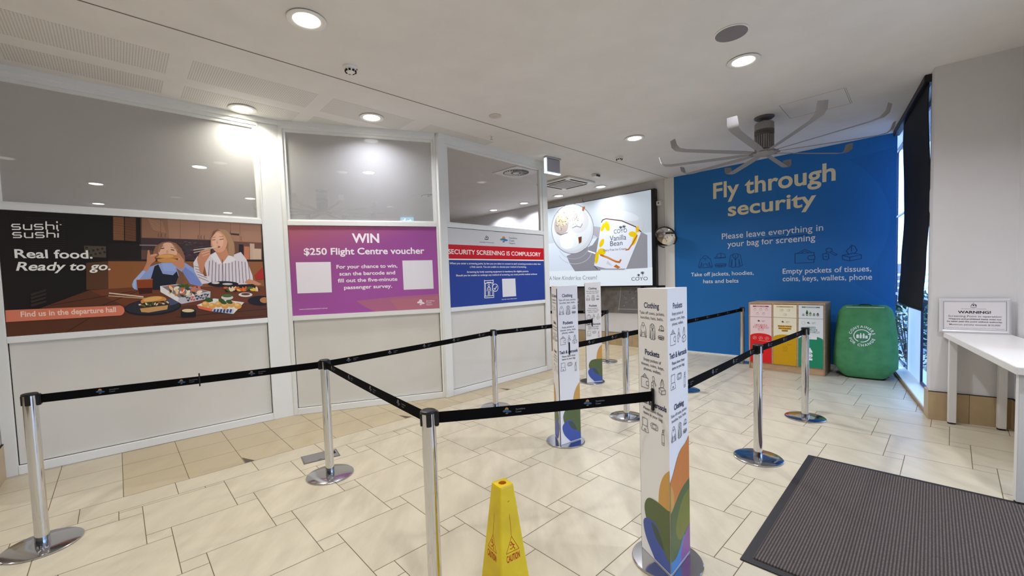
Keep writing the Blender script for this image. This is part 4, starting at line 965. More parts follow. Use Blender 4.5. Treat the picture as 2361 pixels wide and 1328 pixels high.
# ================================================================== queue totems, posts and belts
M_card = mat('white_card', (232, 230, 230), .5, spec=.3)
M_base = M_steel
navy, text_k = ink(28, 38, 84), ink(44, 44, 52)
TOPIC = {
 'C': ('Clothing', ['Take off coats, jackets,', 'hoodies, hats, belts.'], [('hoodie', .10, .058, .084), ('jacket', .42, .054, .084), ('cap', .72, .043, .040), ('belt', .71, .046, .024)]),
 'P': ('Pockets', ['Empty pockets of', 'tissues, coins, keys,', 'phones, wallets.'], [('wallet', .12, .064, .078), ('keys', .46, .042, .072), ('tissue', .71, .052, .082)]),
 'T': ('Tech & Aerosols', ['Please leave these', 'items in your bag.'], [('laptop', .10, .062, .078), ('game', .42, .062, .050), ('spray', .76, .030, .088)]),
}
SIDE = .258
RC = SIDE / math.sqrt(3)
def totem_face(ar, order, lobes):
    w = SIDE
    for key, ztop in zip(order, (1.392, 1.140, .870)):
        head, lines, ics = TOPIC[key]
        ar.text(head, w * .5, ztop - .012, .030, navy, {'C': .128, 'P': .122, 'T': .226}[key], 'c', .022)
        for i, l in enumerate(lines): ar.text(l, w * .5, ztop - .046 - .026 * i, .0165, text_k, min(.212, .0092 * len(l)), 'c', .004)
        zi = ztop - .041 - .026 * len(lines)
        for k, (n_, x, iw, ih) in enumerate(ics):
            dy = -ih if n_ not in ('cap', 'belt', 'spray') else {'cap': -.042, 'belt': -.078, 'spray': -.098}[n_]
            icon(ar, n_, w * x, zi + dy, iw, ih, .0024, text_k)
    og, gr, bl, yl, pu, dk = ink(206, 128, 66), ink(92, 106, 66), ink(70, 90, 164), ink(204, 156, 84), ink(142, 92, 142), ink(72, 86, 76)
    def half(pts, m): ar.poly(pts, m)
    def lobe(pts):          # smooth closed outline through control points (Catmull-Rom), clipped to the face
        out = []; n = len(pts)
        for i in range(n):
            p0, p1, p2, p3 = (pts[(i + k - 1) % n] for k in range(4))
            for t in (0, .25, .5, .75):
                x = .5 * (2 * p1[0] + (p2[0] - p0[0]) * t + (2 * p0[0] - 5 * p1[0] + 4 * p2[0] - p3[0]) * t * t + (3 * p1[0] - p0[0] - 3 * p2[0] + p3[0]) * t ** 3)
                y = .5 * (2 * p1[1] + (p2[1] - p0[1]) * t + (2 * p0[1] - 5 * p1[1] + 4 * p2[1] - p3[1]) * t * t + (3 * p1[1] - p0[1] - 3 * p2[1] + p3[1]) * t ** 3)
                out.append((x, y))
        out = clip(out, 1, 0, 0.0008); out = clip(out, -1, 0, -w + .0008); out = clip(out, 0, 1, .022)
        return out
    if lobes == 'right':
        half(lobe([(w * 1.3, .62), (w * 1.0, .565), (w * .78, .50), (w * .66, .40), (w * .72, .30), (w * 1.3, .25)]), yl)
        half(lobe([(w * 1.3, .36), (w * .95, .350), (w * .60, .352), (w * .30, .335), (w * .16, .27), (w * .26, .19), (w * .55, .11), (w * .95, .06), (w * 1.3, .05)]), gr)
        half(lobe([(w * .60, .215), (w * .32, .222), (w * .12, .185), (w * .18, .11), (w * .42, .04), (w * .7, -.02), (w * 1.3, -.08), (w * 1.3, .04), (w * .98, .075), (w * .75, .13)]), bl)
        half(lobe([(w * .40, .212), (w * .58, .205), (w * .72, .165), (w * .8, .118), (w * .60, .135), (w * .48, .165)]), dk)
    elif lobes == 'full':
        half(lobe([(-.3 * w, .45), (0, .50), (w * .16, .535), (w * .45, .615), (w * .8, .645), (w * 1.2, .655), (w * 1.3, .25), (-.3 * w, .2)]), og)
        half(lobe([(-.3 * w, .50), (0, .49), (w * .18, .42), (w * .12, .34), (-.3 * w, .26)]), yl)
        half(lobe([(-.3 * w, .345), (0, .34), (w * .22, .37), (w * .55, .415), (w * 1.0, .435), (w * 1.3, .43), (w * 1.3, .06), (w * .45, .07), (-.3 * w, .04)]), gr)
        half(lobe([(w * .25, .23), (w * .45, .32), (w * .75, .37), (w * 1.3, .36), (w * 1.3, .21), (w * .8, .17), (w * .45, .15)]), ink(122, 124, 56))
        half(lobe([(-.3 * w, .13), (0, .085), (w * .25, .08), (w * .5, .115), (w * .7, .15), (w * .75, .0), (w * .4, -.05), (-.3 * w, -.05)]), ink(78, 130, 186))
        half(lobe([(w * .50, .06), (w * .62, .12), (w * .85, .165), (w * 1.3, .19), (w * 1.3, -.05), (w * .55, -.06)]), pu)
    else:
        half(lobe([(-.3 * w, .60), (0, .55), (w * .25, .48), (w * .34, .40), (w * .2, .3), (-.3 * w, .25)]), yl)
        half(lobe([(-.3 * w, .36), (w * .2, .36), (w * .6, .345), (w * .84, .27), (w * .7, .18), (w * .3, .10), (-.3 * w, .05)]), gr)
        half(lobe([(w * .4, .215), (w * .7, .222), (w * .88, .185), (w * .8, .11), (w * .5, .03), (-.3 * w, -.05), (-.3 * w, .06), (w * .1, .10)]), bl)
def make_totem():
    t = thing('queue_totem', '', 'sign column', (0, 0, 0), 0, 'triangular screening sign columns')
    b = MB(); b.lathe([(.0005, .0006), (.178, .0006), (.183, .004), (.183, .009), (.179, .0125), (.0005, .0135)], M_steel, n=64); b.build('base_plate', t)
    c = [Vector((RC * math.cos(R(a)), RC * math.sin(R(a)), 0)) for a in (210, 330, 90)]
    b = MB()
    ch = .012
    d01 = (c[1] - c[0]).normalized(); d20 = (c[0] - c[2]).normalized()
    p = [c[0] + d01 * ch * .6, c[1], c[2], c[0] - d20 * ch * .6]
    b.prism([tuple(v[:2]) for v in p], .0145, 1.484, M_card)
    n0 = (c[0]).normalized()
    s0, s1 = p[3] + n0 * .001, p[0] + n0 * .001
    b.add([(s0.x, s0.y, .016), (s1.x, s1.y, .016), (s1.x, s1.y, 1.46), (s0.x, s0.y, 1.46)], [(0, 1, 2, 3)], M_dark)
    b.build('column', t)
    for i, (order, lb) in enumerate((('CPT', 'right'), ('PTC', 'full'), ('TCP', 'left'))):
        O, U = c[i], (c[(i + 1) % 3] - c[i]).normalized(); N = Vector((U.y, -U.x, 0))
        b = MB(); ar = Art(b, O, U, Vector((0, 0, 1)), N); totem_face(ar, order, lb); b.build('printed_face', t)
    return t
totem = make_totem()
TOT = [((.825, 2.204), -73.5, 'nearest white triangular sign column, standing to the right of the yellow cone'), ((.512, 3.915), 34, 'white triangular sign column behind the belt of the nearest post, dark gap down one corner'), ((1.23, 6.164), 14, 'farthest white triangular sign column, below the lit screen')]
totem.location = (*TOT[0][0], 0); totem.rotation_euler = (0, 0, R(TOT[0][1])); totem['label'] = TOT[0][2]
for (x, y), rz, lb in TOT[1:]: dup(totem, (x, y, 0), R(rz), lb)

def make_post():
    t = thing('barrier_post', '', 'barrier post', (0, 0, 0), 0, 'chrome belt barrier posts')
    b = MB(); b.lathe([(.0005, .0006), (.176, .0006), (.182, .003), (.182, .008), (.177, .0115), (.06, .0135), (.0005, .0135)], M_steel, n=64); b.build('base_plate', t)
    b = MB(); b.lathe([(.0005, .0135), (.0345, .0135), (.0335, .05), (.0335, .885)], M_chrome, n=40); b.build('pole', t)
    b = MB(); b.lathe([(.0335, .885), (.0335, .945), (.0005, .945)], M_chrome, n=40)
    for k in range(4):
        X = Matrix.Rotation(R(90 * k + 20), 4, 'Z'); b.bbox((.030, -.012, .885), (.0385, .012, .945), M_black, .002, X)
    b.build('belt_head', t)
    b = MB(); b.lathe([(.0005, .944), (.037, .944), (.038, .948), (.037, .954), (.033, .957), (.024, .957), (.023, .9555), (.0005, .9555)], M_black, n=40); b.build('cap', t)
    return t
post0 = make_post()
POSTS = {'A': (-2.936, 2.522), 'B': (-1.505, 3.366), 'C': (-.388, 1.927), 'D': (-.186, 5.06), 'E': (1.280, 4.553), 'F': (1.808, 7.63), 'G': (2.052, 3.417), 'H': (3.105, 4.340), 'I': (4.045, 7.18), 'J': (2.356, 5.551), 'K': (.25, 8.235)}
PL_ = {'A': 'chrome post standing alone in front of the burger poster bay', 'B': 'chrome post beside the grey floor cover plate, with three belts', 'C': 'nearest chrome post, cut off by the bottom of the picture', 'D': 'chrome post in front of the blue security poster bay', 'E': 'chrome post just behind the nearest sign column, belt to the second column',
       'F': 'farthest chrome post, in front of the grey photo panel', 'G': 'chrome post in front of the red cabinet door, near the dark mat', 'H': 'chrome post in front of the green cabinet door', 'I': 'chrome post squeezed between the blue wall and the recycling cabinet', 'J': 'chrome post hidden behind the nearest sign column, only its base edge showing', 'K': 'chrome post hidden behind the end of the glazed partition'}
for i, (k, (x, y)) in enumerate(POSTS.items()):
    if i == 0: post0.location = (x, y, 0); post0['label'] = PL_[k]; post0.rotation_euler = (0, 0, R(10))
    else: dup(post0, (x, y, 0), R(10 + 37 * i), PL_[k])

BS, BT, BU, BP, BG = ink(176, 120, 56), ink(64, 92, 104), ink(44, 74, 112), ink(96, 88, 90), ink(96, 96, 100)
def belt(p, q, label, rp=.036, rq=.036, tbar=False, joint=None, z=.917, first=.35):
    p = Vector((p[0], p[1], 0)); q = Vector((q[0], q[1], 0)); d = (q - p).normalized(); n = Vector((d.y, -d.x, 0))
    P0, P1 = p + d * rp, q - d * rq; L = (P1 - P0).length
    t = thing('retractable_belt', label, 'barrier belt', (P0.x, P0.y, 0), math.atan2(d.y, d.x), 'black printed barrier belts')
    b = MB(); nseg = 14
    hw = .0265
    def zc(s): return z - .004 * 4 * (s / L) * (1 - s / L)
    vs = []
    for i in range(nseg + 1):
        s_ = L * i / nseg
        for yy, zz in ((-.0009, -hw), (-.0009, hw), (.0009, hw), (.0009, -hw)): vs.append((s_, yy, zc(s_) + zz))
    fs = [(4 * i + k, 4 * i + (k + 1) % 4, 4 * i + 4 + (k + 1) % 4, 4 * i + 4 + k) for i in range(nseg) for k in range(4)]
    b.add(vs, fs + [(3, 2, 1, 0), tuple(4 * nseg + k for k in range(4))], M_belt)
    for sgn in (1, -1):
        s_ = first
        while s_ < L - .12:
            zz = zc(s_)
            ar = Art(b, Vector((s_, -.0009 * sgn, zz)), Vector((sgn, 0, 0)), Vector((0, 0, 1)), Vector((0, -sgn, 0)), h0=.0003)
            coast_logo(ar, -.02, -.001, .026, [BS, BT, BU, BP])
            ar.text('Sunshine', .048, .003, .008, BG, .048, 'c', .02); ar.text('Coast', .038, -.010, .008, BG, .030, 'c', .02)
            s_ += .42
    b.build('webbing', t)
    c = MB()
    c.bbox((-.010, -.016, z - .038), (.012, .016, z + .032), M_black, .004)
    c.build('belt_outlet', t)
    c = MB()
    if tbar: c.bbox((L - .006, -.011, z - .078), (L + .006, .011, z + .042), M_black, .004)
    else: c.bbox((L - .012, -.014, z - .036), (L + .010, .014, z + .032), M_black, .004)
    c.build('end_clip', t)
    if joint:
        c = MB(); c.bbox((L * joint - .004, -.006, z - .05), (L * joint + .004, .006, z + .045), M_black, .002); c.build('joint_bar', t)
    return t
pp = POSTS
belt(pp['A'], pp['B'], 'black belt across the front of the burger poster bay', joint=.505, first=.30)
belt(pp['B'], pp['D'], 'black belt across the front of the purple poster bay', first=.2)
belt(pp['B'], pp['C'], 'black belt slanting from the post by the floor cover plate to the nearest post', first=.2)
belt(pp['C'], (.752, 2.171), 'black belt from the nearest post to the nearest sign column', rq=.004, tbar=True, first=.36)
belt(pp['D'], (1.233, 6.086), 'black belt ending on the face of the farthest sign column', rq=.004, tbar=True)
belt(pp['E'], (.556, 3.856), 'black belt ending on the face of the second sign column', rq=.004, tbar=True, first=.2)
belt(pp['E'], pp['J'], 'black belt mostly hidden behind the nearest sign column')
belt(pp['J'], pp['I'], 'black belt against the blue wall, running to the cabinet')
belt(pp['G'], (.905, 2.262), 'black belt from behind the nearest sign column to the post by the red door', rq=.004, tbar=True, first=.15)
belt(pp['G'], pp['H'], 'black belt in front of the yellow cabinet door', first=.25)
belt(pp['F'], (1.288, 6.224), 'short black belt end between farthest post and farthest sign column', rq=.006, tbar=True)
belt(pp['F'], pp['K'], 'black belt low across the grey photo panel, seen between two sign columns')

# ================================================================== caution cone
M_yel = noisy('yellow_plastic', (222, 194, 20), (204, 174, 16), 7, .38, spec=.5)
M_red = ink(176, 28, 26)
t = thing('caution_cone', 'yellow square caution cone with a hole in its top, on the tiles', 'caution cone', (-.049, 1.818, 0), R(34.6))
b = MB()
def rsq(hw, z, ch, n=4):
    pts = []
    for cx, cy, a0 in ((1, 1, 0), (-1, 1, 90), (-1, -1, 180), (1, -1, 270)):
        for k in range(n + 1):
            a = R(a0 + 90 * k / n); pts.append(((hw - ch) * cx + ch * math.cos(a), (hw - ch) * cy + ch * math.sin(a), z))
    return pts
rings = [rsq(.120, .0, .02), rsq(.120, .018, .02), rsq(.100, .03, .014), rsq(.0365, .642, .007), rsq(.0345, .65, .006)]
n = len(rings[0]); vs = [p for r in rings for p in r]; fs = []
for j in range(len(rings) - 1):
    for k in range(n): fs.append((j * n + k, j * n + (k + 1) % n, (j + 1) * n + (k + 1) % n, (j + 1) * n + k))
b.add(vs, fs, M_yel)
# top plate with a round hole
hr = .0175; top = rings[-1]; hole = []
for k in range(len(top)):
    a = R(45 + (k % 5 - 2) * 18 + 90 * (k // 5)); hole.append((hr * math.cos(a), hr * math.sin(a), .65))
k0 = len(top)
b.add(top + hole, [(k, (k + 1) % k0, k0 + (k + 1) % k0, k0 + k) for k in range(k0)], M_yel)
rim = [(x * 1.22, y * 1.22, .6512) for x, y, z in hole]; rim0 = [(x * 1.3, y * 1.3, .65) for x, y, z in hole]; rim2 = [(x * 1.02, y * 1.02, .6512) for x, y, z in hole]
b.add(rim0 + rim + rim2 + hole, [(j * k0 + k, j * k0 + (k + 1) % k0, (j + 1) * k0 + (k + 1) % k0, (j + 1) * k0 + k) for j in range(3) for k in range(k0)], M_yel)
b.build('cone_body', t)
c = MB(); low = [(x * .95, y * .95, .56) for x, y, z in hole]
c.add(hole + low, [(k, (k + 1) % k0, k0 + (k + 1) % k0, k0 + k) for k in range(k0)] + [tuple(k0 + k for k in range(k0))], mat('hole_orange', (206, 120, 24), .5)); c.build('handle_hole', t)
c = MB()
for k in range(4):
    X = Matrix.Rotation(R(90 * k), 4, 'Z'); sl = math.hypot(.612, .0635)
    O = X @ Vector((0, -.100, .03)); U = X @ Vector((1, 0, 0)); V = X @ Vector((0, .0635 / sl, .612 / sl)); N = X @ Vector((0, -.612 / sl, .0635 / sl))
    ar = Art(c, O, U, V, N)
    v0 = .312
    ar.line([(0, v0 + .19), (0, v0 + .094)], .0016, M_red)
    ar.line([(0, v0 + .094), (-.0335, v0 + .030), (.0335, v0 + .030)], .0022, M_red, True)
    ar.ell(-.004, v0 + .070, .0035, .0035, M_red); ar.line([(-.002, v0 + .066), (.006, v0 + .056), (.004, v0 + .046)], .0042, M_red); ar.line([(.003, v0 + .062), (-.008, v0 + .058), (-.012, v0 + .064)], .003, M_red); ar.line([(.004, v0 + .047), (.012, v0 + .040), (.010, v0 + .035)], .003, M_red); ar.line([(.003, v0 + .047), (-.006, v0 + .042), (-.014, v0 + .045)], .003, M_red); ar.line([(.006, v0 + .058), (.013, v0 + .054)], .0028, M_red)
    ar.text('CAUTION', 0, v0 - .008, .029, M_red, .070, 'c', .02)
    if k == 0: ar.line([(-.004, .555), (.006, .558)], .002, ink(70, 60, 20))
c.build('printed_warning', t)

# ================================================================== floor cover plate and entrance mat
t = thing('floor_cover_plate', 'grey metal floor cover plate let into the tiles behind a post base', 'floor box', (-1.752, 3.741, 0), math.atan2(.166, .252))
b = MB(); b.bbox((-.152, -.098, .0006), (.152, .098, .004), M_greym, .001); b.build('frame', t)
b = MB(); b.bbox((-.142, -.088, .003), (.142, .088, .0052), noisy('brushed_grey', (112, 110, 110), (130, 127, 126), 60, .5, stretch=(1, 12, 1)), .001); b.box((-.03, -.08, .0053), (.0, -.072, .0056), M_dark); b.build('lid', t)
b = MB(); b.bbox((.095, -.02, .005), (.13, .05, .0062), M_dark, .001); b.build('cable_flap', t)

def mat_mat():
    mt = mat('ribbed_carpet', (58, 52, 51), .95, spec=.1)
    nt = mt.node_tree; bsd = nt.nodes['Principled BSDF']; L = nt.links
    tc = nt.nodes.new('ShaderNodeTexCoord'); wv = nt.nodes.new('ShaderNodeTexWave'); wv.bands_direction = 'X'; wv.inputs['Scale'].default_value = 22.0; wv.inputs['Distortion'].default_value = .6; wv.inputs['Detail'].default_value = 2; wv.inputs['Detail Scale'].default_value = 12
    nz = nt.nodes.new('ShaderNodeTexNoise'); nz.inputs['Scale'].default_value = 140
    m1 = nt.nodes.new('ShaderNodeMix'); m1.data_type = 'RGBA'; m1.blend_type = 'MIX'; m1.inputs[6].default_value = lin((58, 52, 51)) + (1,); m1.inputs[7].default_value = lin((128, 117, 113)) + (1,)
    mu = nt.nodes.new('ShaderNodeMath'); mu.operation = 'MULTIPLY'
    L.new(tc.outputs['Object'], wv.inputs['Vector']); L.new(tc.outputs['Object'], nz.inputs['Vector'])
    L.new(wv.outputs['Fac'], mu.inputs[0]); L.new(nz.outputs['Fac'], mu.inputs[1]); L.new(mu.outputs[0], m1.inputs[0]); L.new(m1.outputs[2], bsd.inputs['Base Color'])
    bp = nt.nodes.new('ShaderNodeBump'); bp.inputs['Strength'].default_value = .8; bp.inputs['Distance'].default_value = .004
    L.new(wv.outputs['Fac'], bp.inputs['Height']); L.new(bp.outputs[0], bsd.inputs['Normal'])
    return mt
mx = Vector((.7003, -.7138, 0)); my = Vector((-.7438, -.6684, 0))
t = thing('entrance_mat', 'large dark ribbed entrance mat with a black rubber border', 'mat', (2.488, 3.438, 0), math.atan2(mx.y, mx.x))
LW, WW = 1.75, 1.79
b = MB(); b.bbox((0, -WW, .0006), (LW, 0, .006), mat('mat_rubber', (24, 22, 24), .6), .003); b.build('rubber_border', t)
b = MB(); b.bbox((.05, -WW + .05, .004), (LW - .05, -.05, .012), mat_mat(), .003); b.build('carpet', t)

# ================================================================== recycling cabinet
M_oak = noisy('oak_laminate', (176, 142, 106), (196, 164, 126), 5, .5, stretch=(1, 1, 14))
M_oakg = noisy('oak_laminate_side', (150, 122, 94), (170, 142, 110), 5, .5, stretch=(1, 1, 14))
cO = on(PL4, -2.066, 0, .857)
t = thing('recycling_cabinet', 'oak recycling cabinet with red, yellow and green doors by the blue wall', 'waste cabinet', cO, math.atan2(PL4[1].y, PL4[1].x))
CW, CD, CH_ = .995, .487, 1.07
b = MB()
b.bbox((0, 0, CH_ - .024), (CW, CD, CH_), M_oak, .0015)
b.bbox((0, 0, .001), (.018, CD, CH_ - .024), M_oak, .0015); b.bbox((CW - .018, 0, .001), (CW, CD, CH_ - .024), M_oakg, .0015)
b.bbox((.018, CD - .012, .01), (CW - .018, CD, CH_ - .024), M_oak, .001)
b.bbox((.018, .010, .085), (CW - .018, CD - .012, .103), M_oak, .001)
bay_x = [(.018, .325), (.343, .652), (.670, .977)]
for x in (.325, .652): b.bbox((x, 0, .103), (x + .018, CD - .012, CH_ - .024), M_oak, .001)
b.build('carcass', t)
b = MB(); b.bbox((.018, .012, .001), (CW - .018, .03, .085), M_oak, .001); b.build('plinth', t)
cols = [((238, 212, 212), (222, 30, 34), (150, 22, 34)), ((238, 230, 204), (208, 158, 14), (120, 84, 10)), ((228, 232, 232), (34, 140, 100), (16, 90, 84))]
heads = [('GENERAL WASTE', ['PLACE YOUR', 'GENERAL WASTE', 'HERE']), ('RECYCLING', ['PLACE YOUR', 'RECYCLING', 'HERE']), ('DRINK CONTAINERS', ['RECYCLE', 'YOUR DRINK', 'CONTAINERS HERE'])]
for k, (x0, x1) in enumerate(bay_x):
    cl, cd, ct = cols[k]; w = x1 - x0 - .006; xm = w / 2
    f = MB(); f.bbox((x0 + .003, -.004, .842), (x1 - .003, .014, CH_ - .031), ink(*cl), .0015)
    ar = Art(f, (x0 + .003, -.004, .842), (1, 0, 0), (0, 0, 1), (0, -1, 0))
    ar.rect(xm - .11, .158, xm + .11, .175, ink(*ct) if k < 2 else ink(80, 110, 104)) if k != 1 else ar.rect(xm - .11, .158, xm + .11, .175, ink(206, 170, 96))
    ar.text(heads[k][0], xm, .1615, .010, ink(*cl) if k != 1 else ink(80, 56, 10), .13, 'c', .02)
    if k == 0:
        for x, y in ((-.08, .115), (0, .115), (.08, .115), (-.045, .05), (.04, .05)): ar.ring(xm + x, y, .018, .014, .0022, ink(130, 90, 92)); ar.line([(xm + x - .012, y + .016), (xm + x + .014, y + .02)], .003, ink(70, 40, 44))
    elif k == 1:
        for x, y in ((-.04, .115), (.05, .115), (.005, .045)): ar.ring(xm + x, y, .02, .016, .0022, ink(120, 104, 70)); ar.line([(xm + x, y - .008), (xm + x + .012, y + .012)], .003, ink(60, 54, 40))
    else:
        for i, (x, h_, c_) in enumerate(((-.09, .03, (80, 90, 86)), (-.045, .085, (40, 96, 60)), (-.005, .06, (116, 136, 84)), (.04, .04, (66, 96, 70)), (.085, .045, (30, 50, 46)))):
            ar.rect(xm + x - .014, .04, xm + x + .014, .04 + h_ * .75, ink(*c_)); ar.rect(xm + x - .006, .04 + h_ * .75, xm + x + .006, .04 + h_, ink(*c_)); ar.rect(xm + x - .012, .05, xm + x + .012, .06, ink(206, 214, 200))
    f.build('flap', t)
    dr = MB(); z0 = .108
    dr.bbox((x0 + .003, -.004, z0), (x1 - .003, .014, .838), ink(*cl), .0015)
    ar = Art(dr, (x0 + .003, -.004, z0), (1, 0, 0), (0, 0, 1), (0, -1, 0))
    pts = [(0.001, .002), (w - .001, .002), (w - .001, .42)] + [(xm + (w / 2 - .001) * math.cos(R(a)), .42 + .052 * math.sin(R(a))) for a in range(10, 171, 10)] + [(.001, .42)]
    ar.poly(pts, ink(*cd))
    coast_logo(ar, xm - .028, .665, .024, [ink(52, 52, 60)] * 4); ar.text('Sunshine', xm + .038, .670, .010, ink(90, 90, 96), .046, 'c', .01); ar.text('Coast', xm + .030, .655, .010, ink(90, 90, 96), .030, 'c', .01)
    if k == 2: ar.ring(xm - .09, .665, .024, .020, .002, ink(90, 120, 110))
    for i, l in enumerate(heads[k][1]):
        wl_ = (.165, .215, .072)[i] if k == 0 else ((.175, .16, .075)[i] if k == 1 else (.11, .15, .205)[i])
        y = .590 - .034 * i
        if k == 1: ar.rect(xm - wl_ / 2 - .004, y - .004, xm + wl_ / 2 + .004, y + .024, ink(226, 170, 40))
        else: ar.rect(xm - wl_ / 2 - .003, y - .003, xm + wl_ / 2 + .003, y + .023, ink(*((204, 60, 76) if k == 0 else (60, 130, 120))))
        ar.text(l, xm, y + .001, .019, ink(60, 34, 6) if k == 1 else ink(248, 240, 240), wl_, 'c', .035)
    wl = ink(246, 236, 236)
    if k == 0:
        for x in (-.085, 0, .085): ar.ring(xm + x, .395, .026, .024, .002, wl); ar.line([(xm + x - .012, .38), (xm + x, .405), (xm + x + .014, .39)], .003, wl)
        ar.line([(xm - .03, .352), (xm + .13, .352)], .003, wl)
    elif k == 1:
        ky = ink(110, 84, 16); ar.ring(xm + .005, .265, .027, .03, .002, ky); ar.line([(xm - .008, .255), (xm + .016, .28)], .004, ky); ar.line([(xm - .03, .222), (xm + .035, .222)], .003, ky); ar.line([(xm + .03, .318), (xm + .09, .322)], .004, ky); ar.line([(xm - .07, .392), (xm - .03, .395)], .003, ky)
    else:
        wb = ink(244, 246, 248); bx = xm - .012
        ar.poly([(bx - .034, .225), (bx + .034, .225), (bx + .034, .245), (bx + .010, .285), (bx - .010, .285), (bx - .034, .245)], wb); ar.rect(bx - .012, .287, bx + .012, .297, wb)
        ar.ell(bx, .182, .036, .036, wb); ar.rect(bx - .034, .110, bx + .034, .140, wb); ar.ring(bx, .182, .022, .022, .006, ink(30, 100, 84), 20, 150); ar.ring(bx, .182, .022, .022, .006, ink(30, 100, 84), 200, 330)
        ar.rect(xm - .07, .425, xm + .075, .472, ink(236, 238, 236)); ar.text('Deposit here', xm - .03, .445, .010, ink(90, 140, 120), .07, 'c', .01)
    dr.build('door', t)

# ================================================================== green covered bin
M_grn = noisy('green_cloth', (74, 136, 88), (86, 148, 100), 9, .9, bump=.12, spec=.15)
t = thing('covered_bin', 'green cloth covered container bin with a round white logo', 'bin', (5.165, 6.005, 0), R(-42))
prof = [(.02, .300), (.07, .335), (.16, .358), (.30, .362), (.60, .345), (.86, .315), (.925, .305), (.955, .295), (.995, .265), (1.018, .235), (1.022, .12)]
NB_ = 72; vs = []; fs = []
rb = random.Random(5)
ph = [rb.uniform(0, 6.28) for _ in range(4)]
def bin_pt(z, r, k):
    a = 2 * math.pi * k / NB_; c, s_ = math.cos(a), math.sin(a)
    e_ = 2 / 3.8
    x = math.copysign(abs(c) ** e_, c); y = math.copysign(abs(s_) ** e_, s_)
    wr = 1 + .012 * math.sin(5 * a + ph[0] + 6 * z) * min(1, z * 3) * (z < .9) + .008 * math.sin(9 * a + ph[1] - 9 * z) * (z < .5)
    zz = z
    if z < .1: zz = z + .09 * max(0, abs(x) ** 4 - .15) + .10 * max(0, y) ** 2
    return (x * r * .99 * wr, y * r * .93 * (1 if y < 0 else wr), zz)
for z, r in prof:
    for k in range(NB_): vs.append(bin_pt(z, r, k))
for j in range(len(prof) - 1):
    for k in range(NB_): fs.append((j * NB_ + k, j * NB_ + (k + 1) % NB_, (j + 1) * NB_ + (k + 1) % NB_, (j + 1) * NB_ + k))
fs.append(tuple((len(prof) - 1) * NB_ + k for k in range(NB_)))
b = MB(); b.add(vs, fs, M_grn, True); b.build('cloth_cover', t)
b = MB(); b.bbox((-.26, -.24, .012), (.26, .26, .12), M_black, .03)
for x in (-.2, .2):
    for y in (-.2, .2): b.lathe([(.0005, -.015), (.03, -.015), (.03, .015), (.0005, .015)], M_black, X=Matrix.Translation((x, y, .0305)) @ Matrix.Rotation(R(90), 4, 'Y'), n=20)
b.build('wheeled_base', t)
b = MB(); b.bbox((-.15, -.16, 1.021), (.15, -.02, 1.028), M_grn, .003); b.box((-.14, -.13, 1.0285), (.14, -.03, 1.0292), mat('slot_shadow', (26, 40, 34), .8)); b.tube([(-.07, -.13, 1.03), (-.04, -.10, 1.042), (.04, -.10, 1.042), (.07, -.13, 1.03)], .007, M_black); b.build('top_slot', t)
b = MB(); b.bbox((-.205, -.232, 1.006), (.205, -.222, 1.013), mat('white_tape', (226, 230, 222), .6), .002); b.build('edge_tape', t)
c = MB(); V_ = Vector((0, .085, 1)).normalized(); N_ = Vector((0, -1, .085)).normalized()
ar = Art(c, Vector((0, -.3430, .30)) + N_ * .007, Vector((1, 0, 0)), V_, N_)
wl = ink(232, 238, 234)
def arc_text(ar, s_, cx, cy, r, cap, m, a_mid, span, inward=False):
    n = len(s_); adv = {'I': .45, ' ': .55, 'C': 1.05, 'O': 1.1, 'N': 1.05, 'G': 1.1, 'H': 1.0, 'T': .9, 'F': .85, 'E': .85, 'R': .95, 'S': .9, 'A': 1.05}
    ws = [adv.get(ch, 1) for ch in s_]; tot = sum(ws); acc = 0
    for ch, w_ in zip(s_, ws):
        f = (acc + w_ / 2) / tot - .5; acc += w_
        if ch == ' ': continue
        a = R(a_mid - f * span) if not inward else R(a_mid + f * span)
        vs, fs = text_mesh(ch, .028, 0); x0 = min(v[0] for v in vs); x1 = max(v[0] for v in vs); k = cap / CAP
        rot = a - math.pi / 2 if not inward else a + math.pi / 2
        rr = r if not inward else r + cap
        px, py = cx + rr * math.cos(a), cy + rr * math.sin(a)
        cc, ss = math.cos(rot), math.sin(rot)
        ar.raw([(px + ((v[0] - (x0 + x1) / 2) * cc - v[1] * ss) * k, py + ((v[0] - (x0 + x1) / 2) * ss + v[1] * cc) * k) for v in vs], fs, m)
LX, LY = -.028, .318
arc_text(ar, 'CONTAINERS', LX, LY, .112, .034, wl, 90, 165); arc_text(ar, 'FOR CHANGE', LX, LY, .112, .034, wl, 270, 155, True)
ar.ring(LX, LY, .086, .086, .011, wl, 20, 245); ar.ring(LX, LY, .086, .086, .011, wl, 262, 368); ar.poly([(LX + .060, LY + .022), (LX + .100, LY + .050), (LX + .098, LY + .010)], wl)
for x, w_, h_, nk in ((-.045, .028, .042, 0), (-.012, .022, .044, .022), (.020, .022, .050, .014), (.050, .026, .032, 0)):
    ar.rect(LX + x - w_ / 2, LY - .034, LX + x + w_ / 2, LY - .034 + h_, wl); ar.ell(LX + x, LY - .034 + h_, w_ / 2, .010, wl)
    if nk: ar.rect(LX + x - .006, LY - .034 + h_, LX + x + .006, LY - .034 + h_ + nk + .006, wl)
c.build('logo_print', t)

# ================================================================== white table with the warning sign
tl = Vector((-.594, -.804, 0)); tw = Vector((.804, -.594, 0))
T0 = Vector((4.332, 4.133, 0)) + tl * .014
t = thing('white_table', 'long white table standing against the nib wall at the picture edge', 'table', T0, math.atan2(tl.y, tl.x))
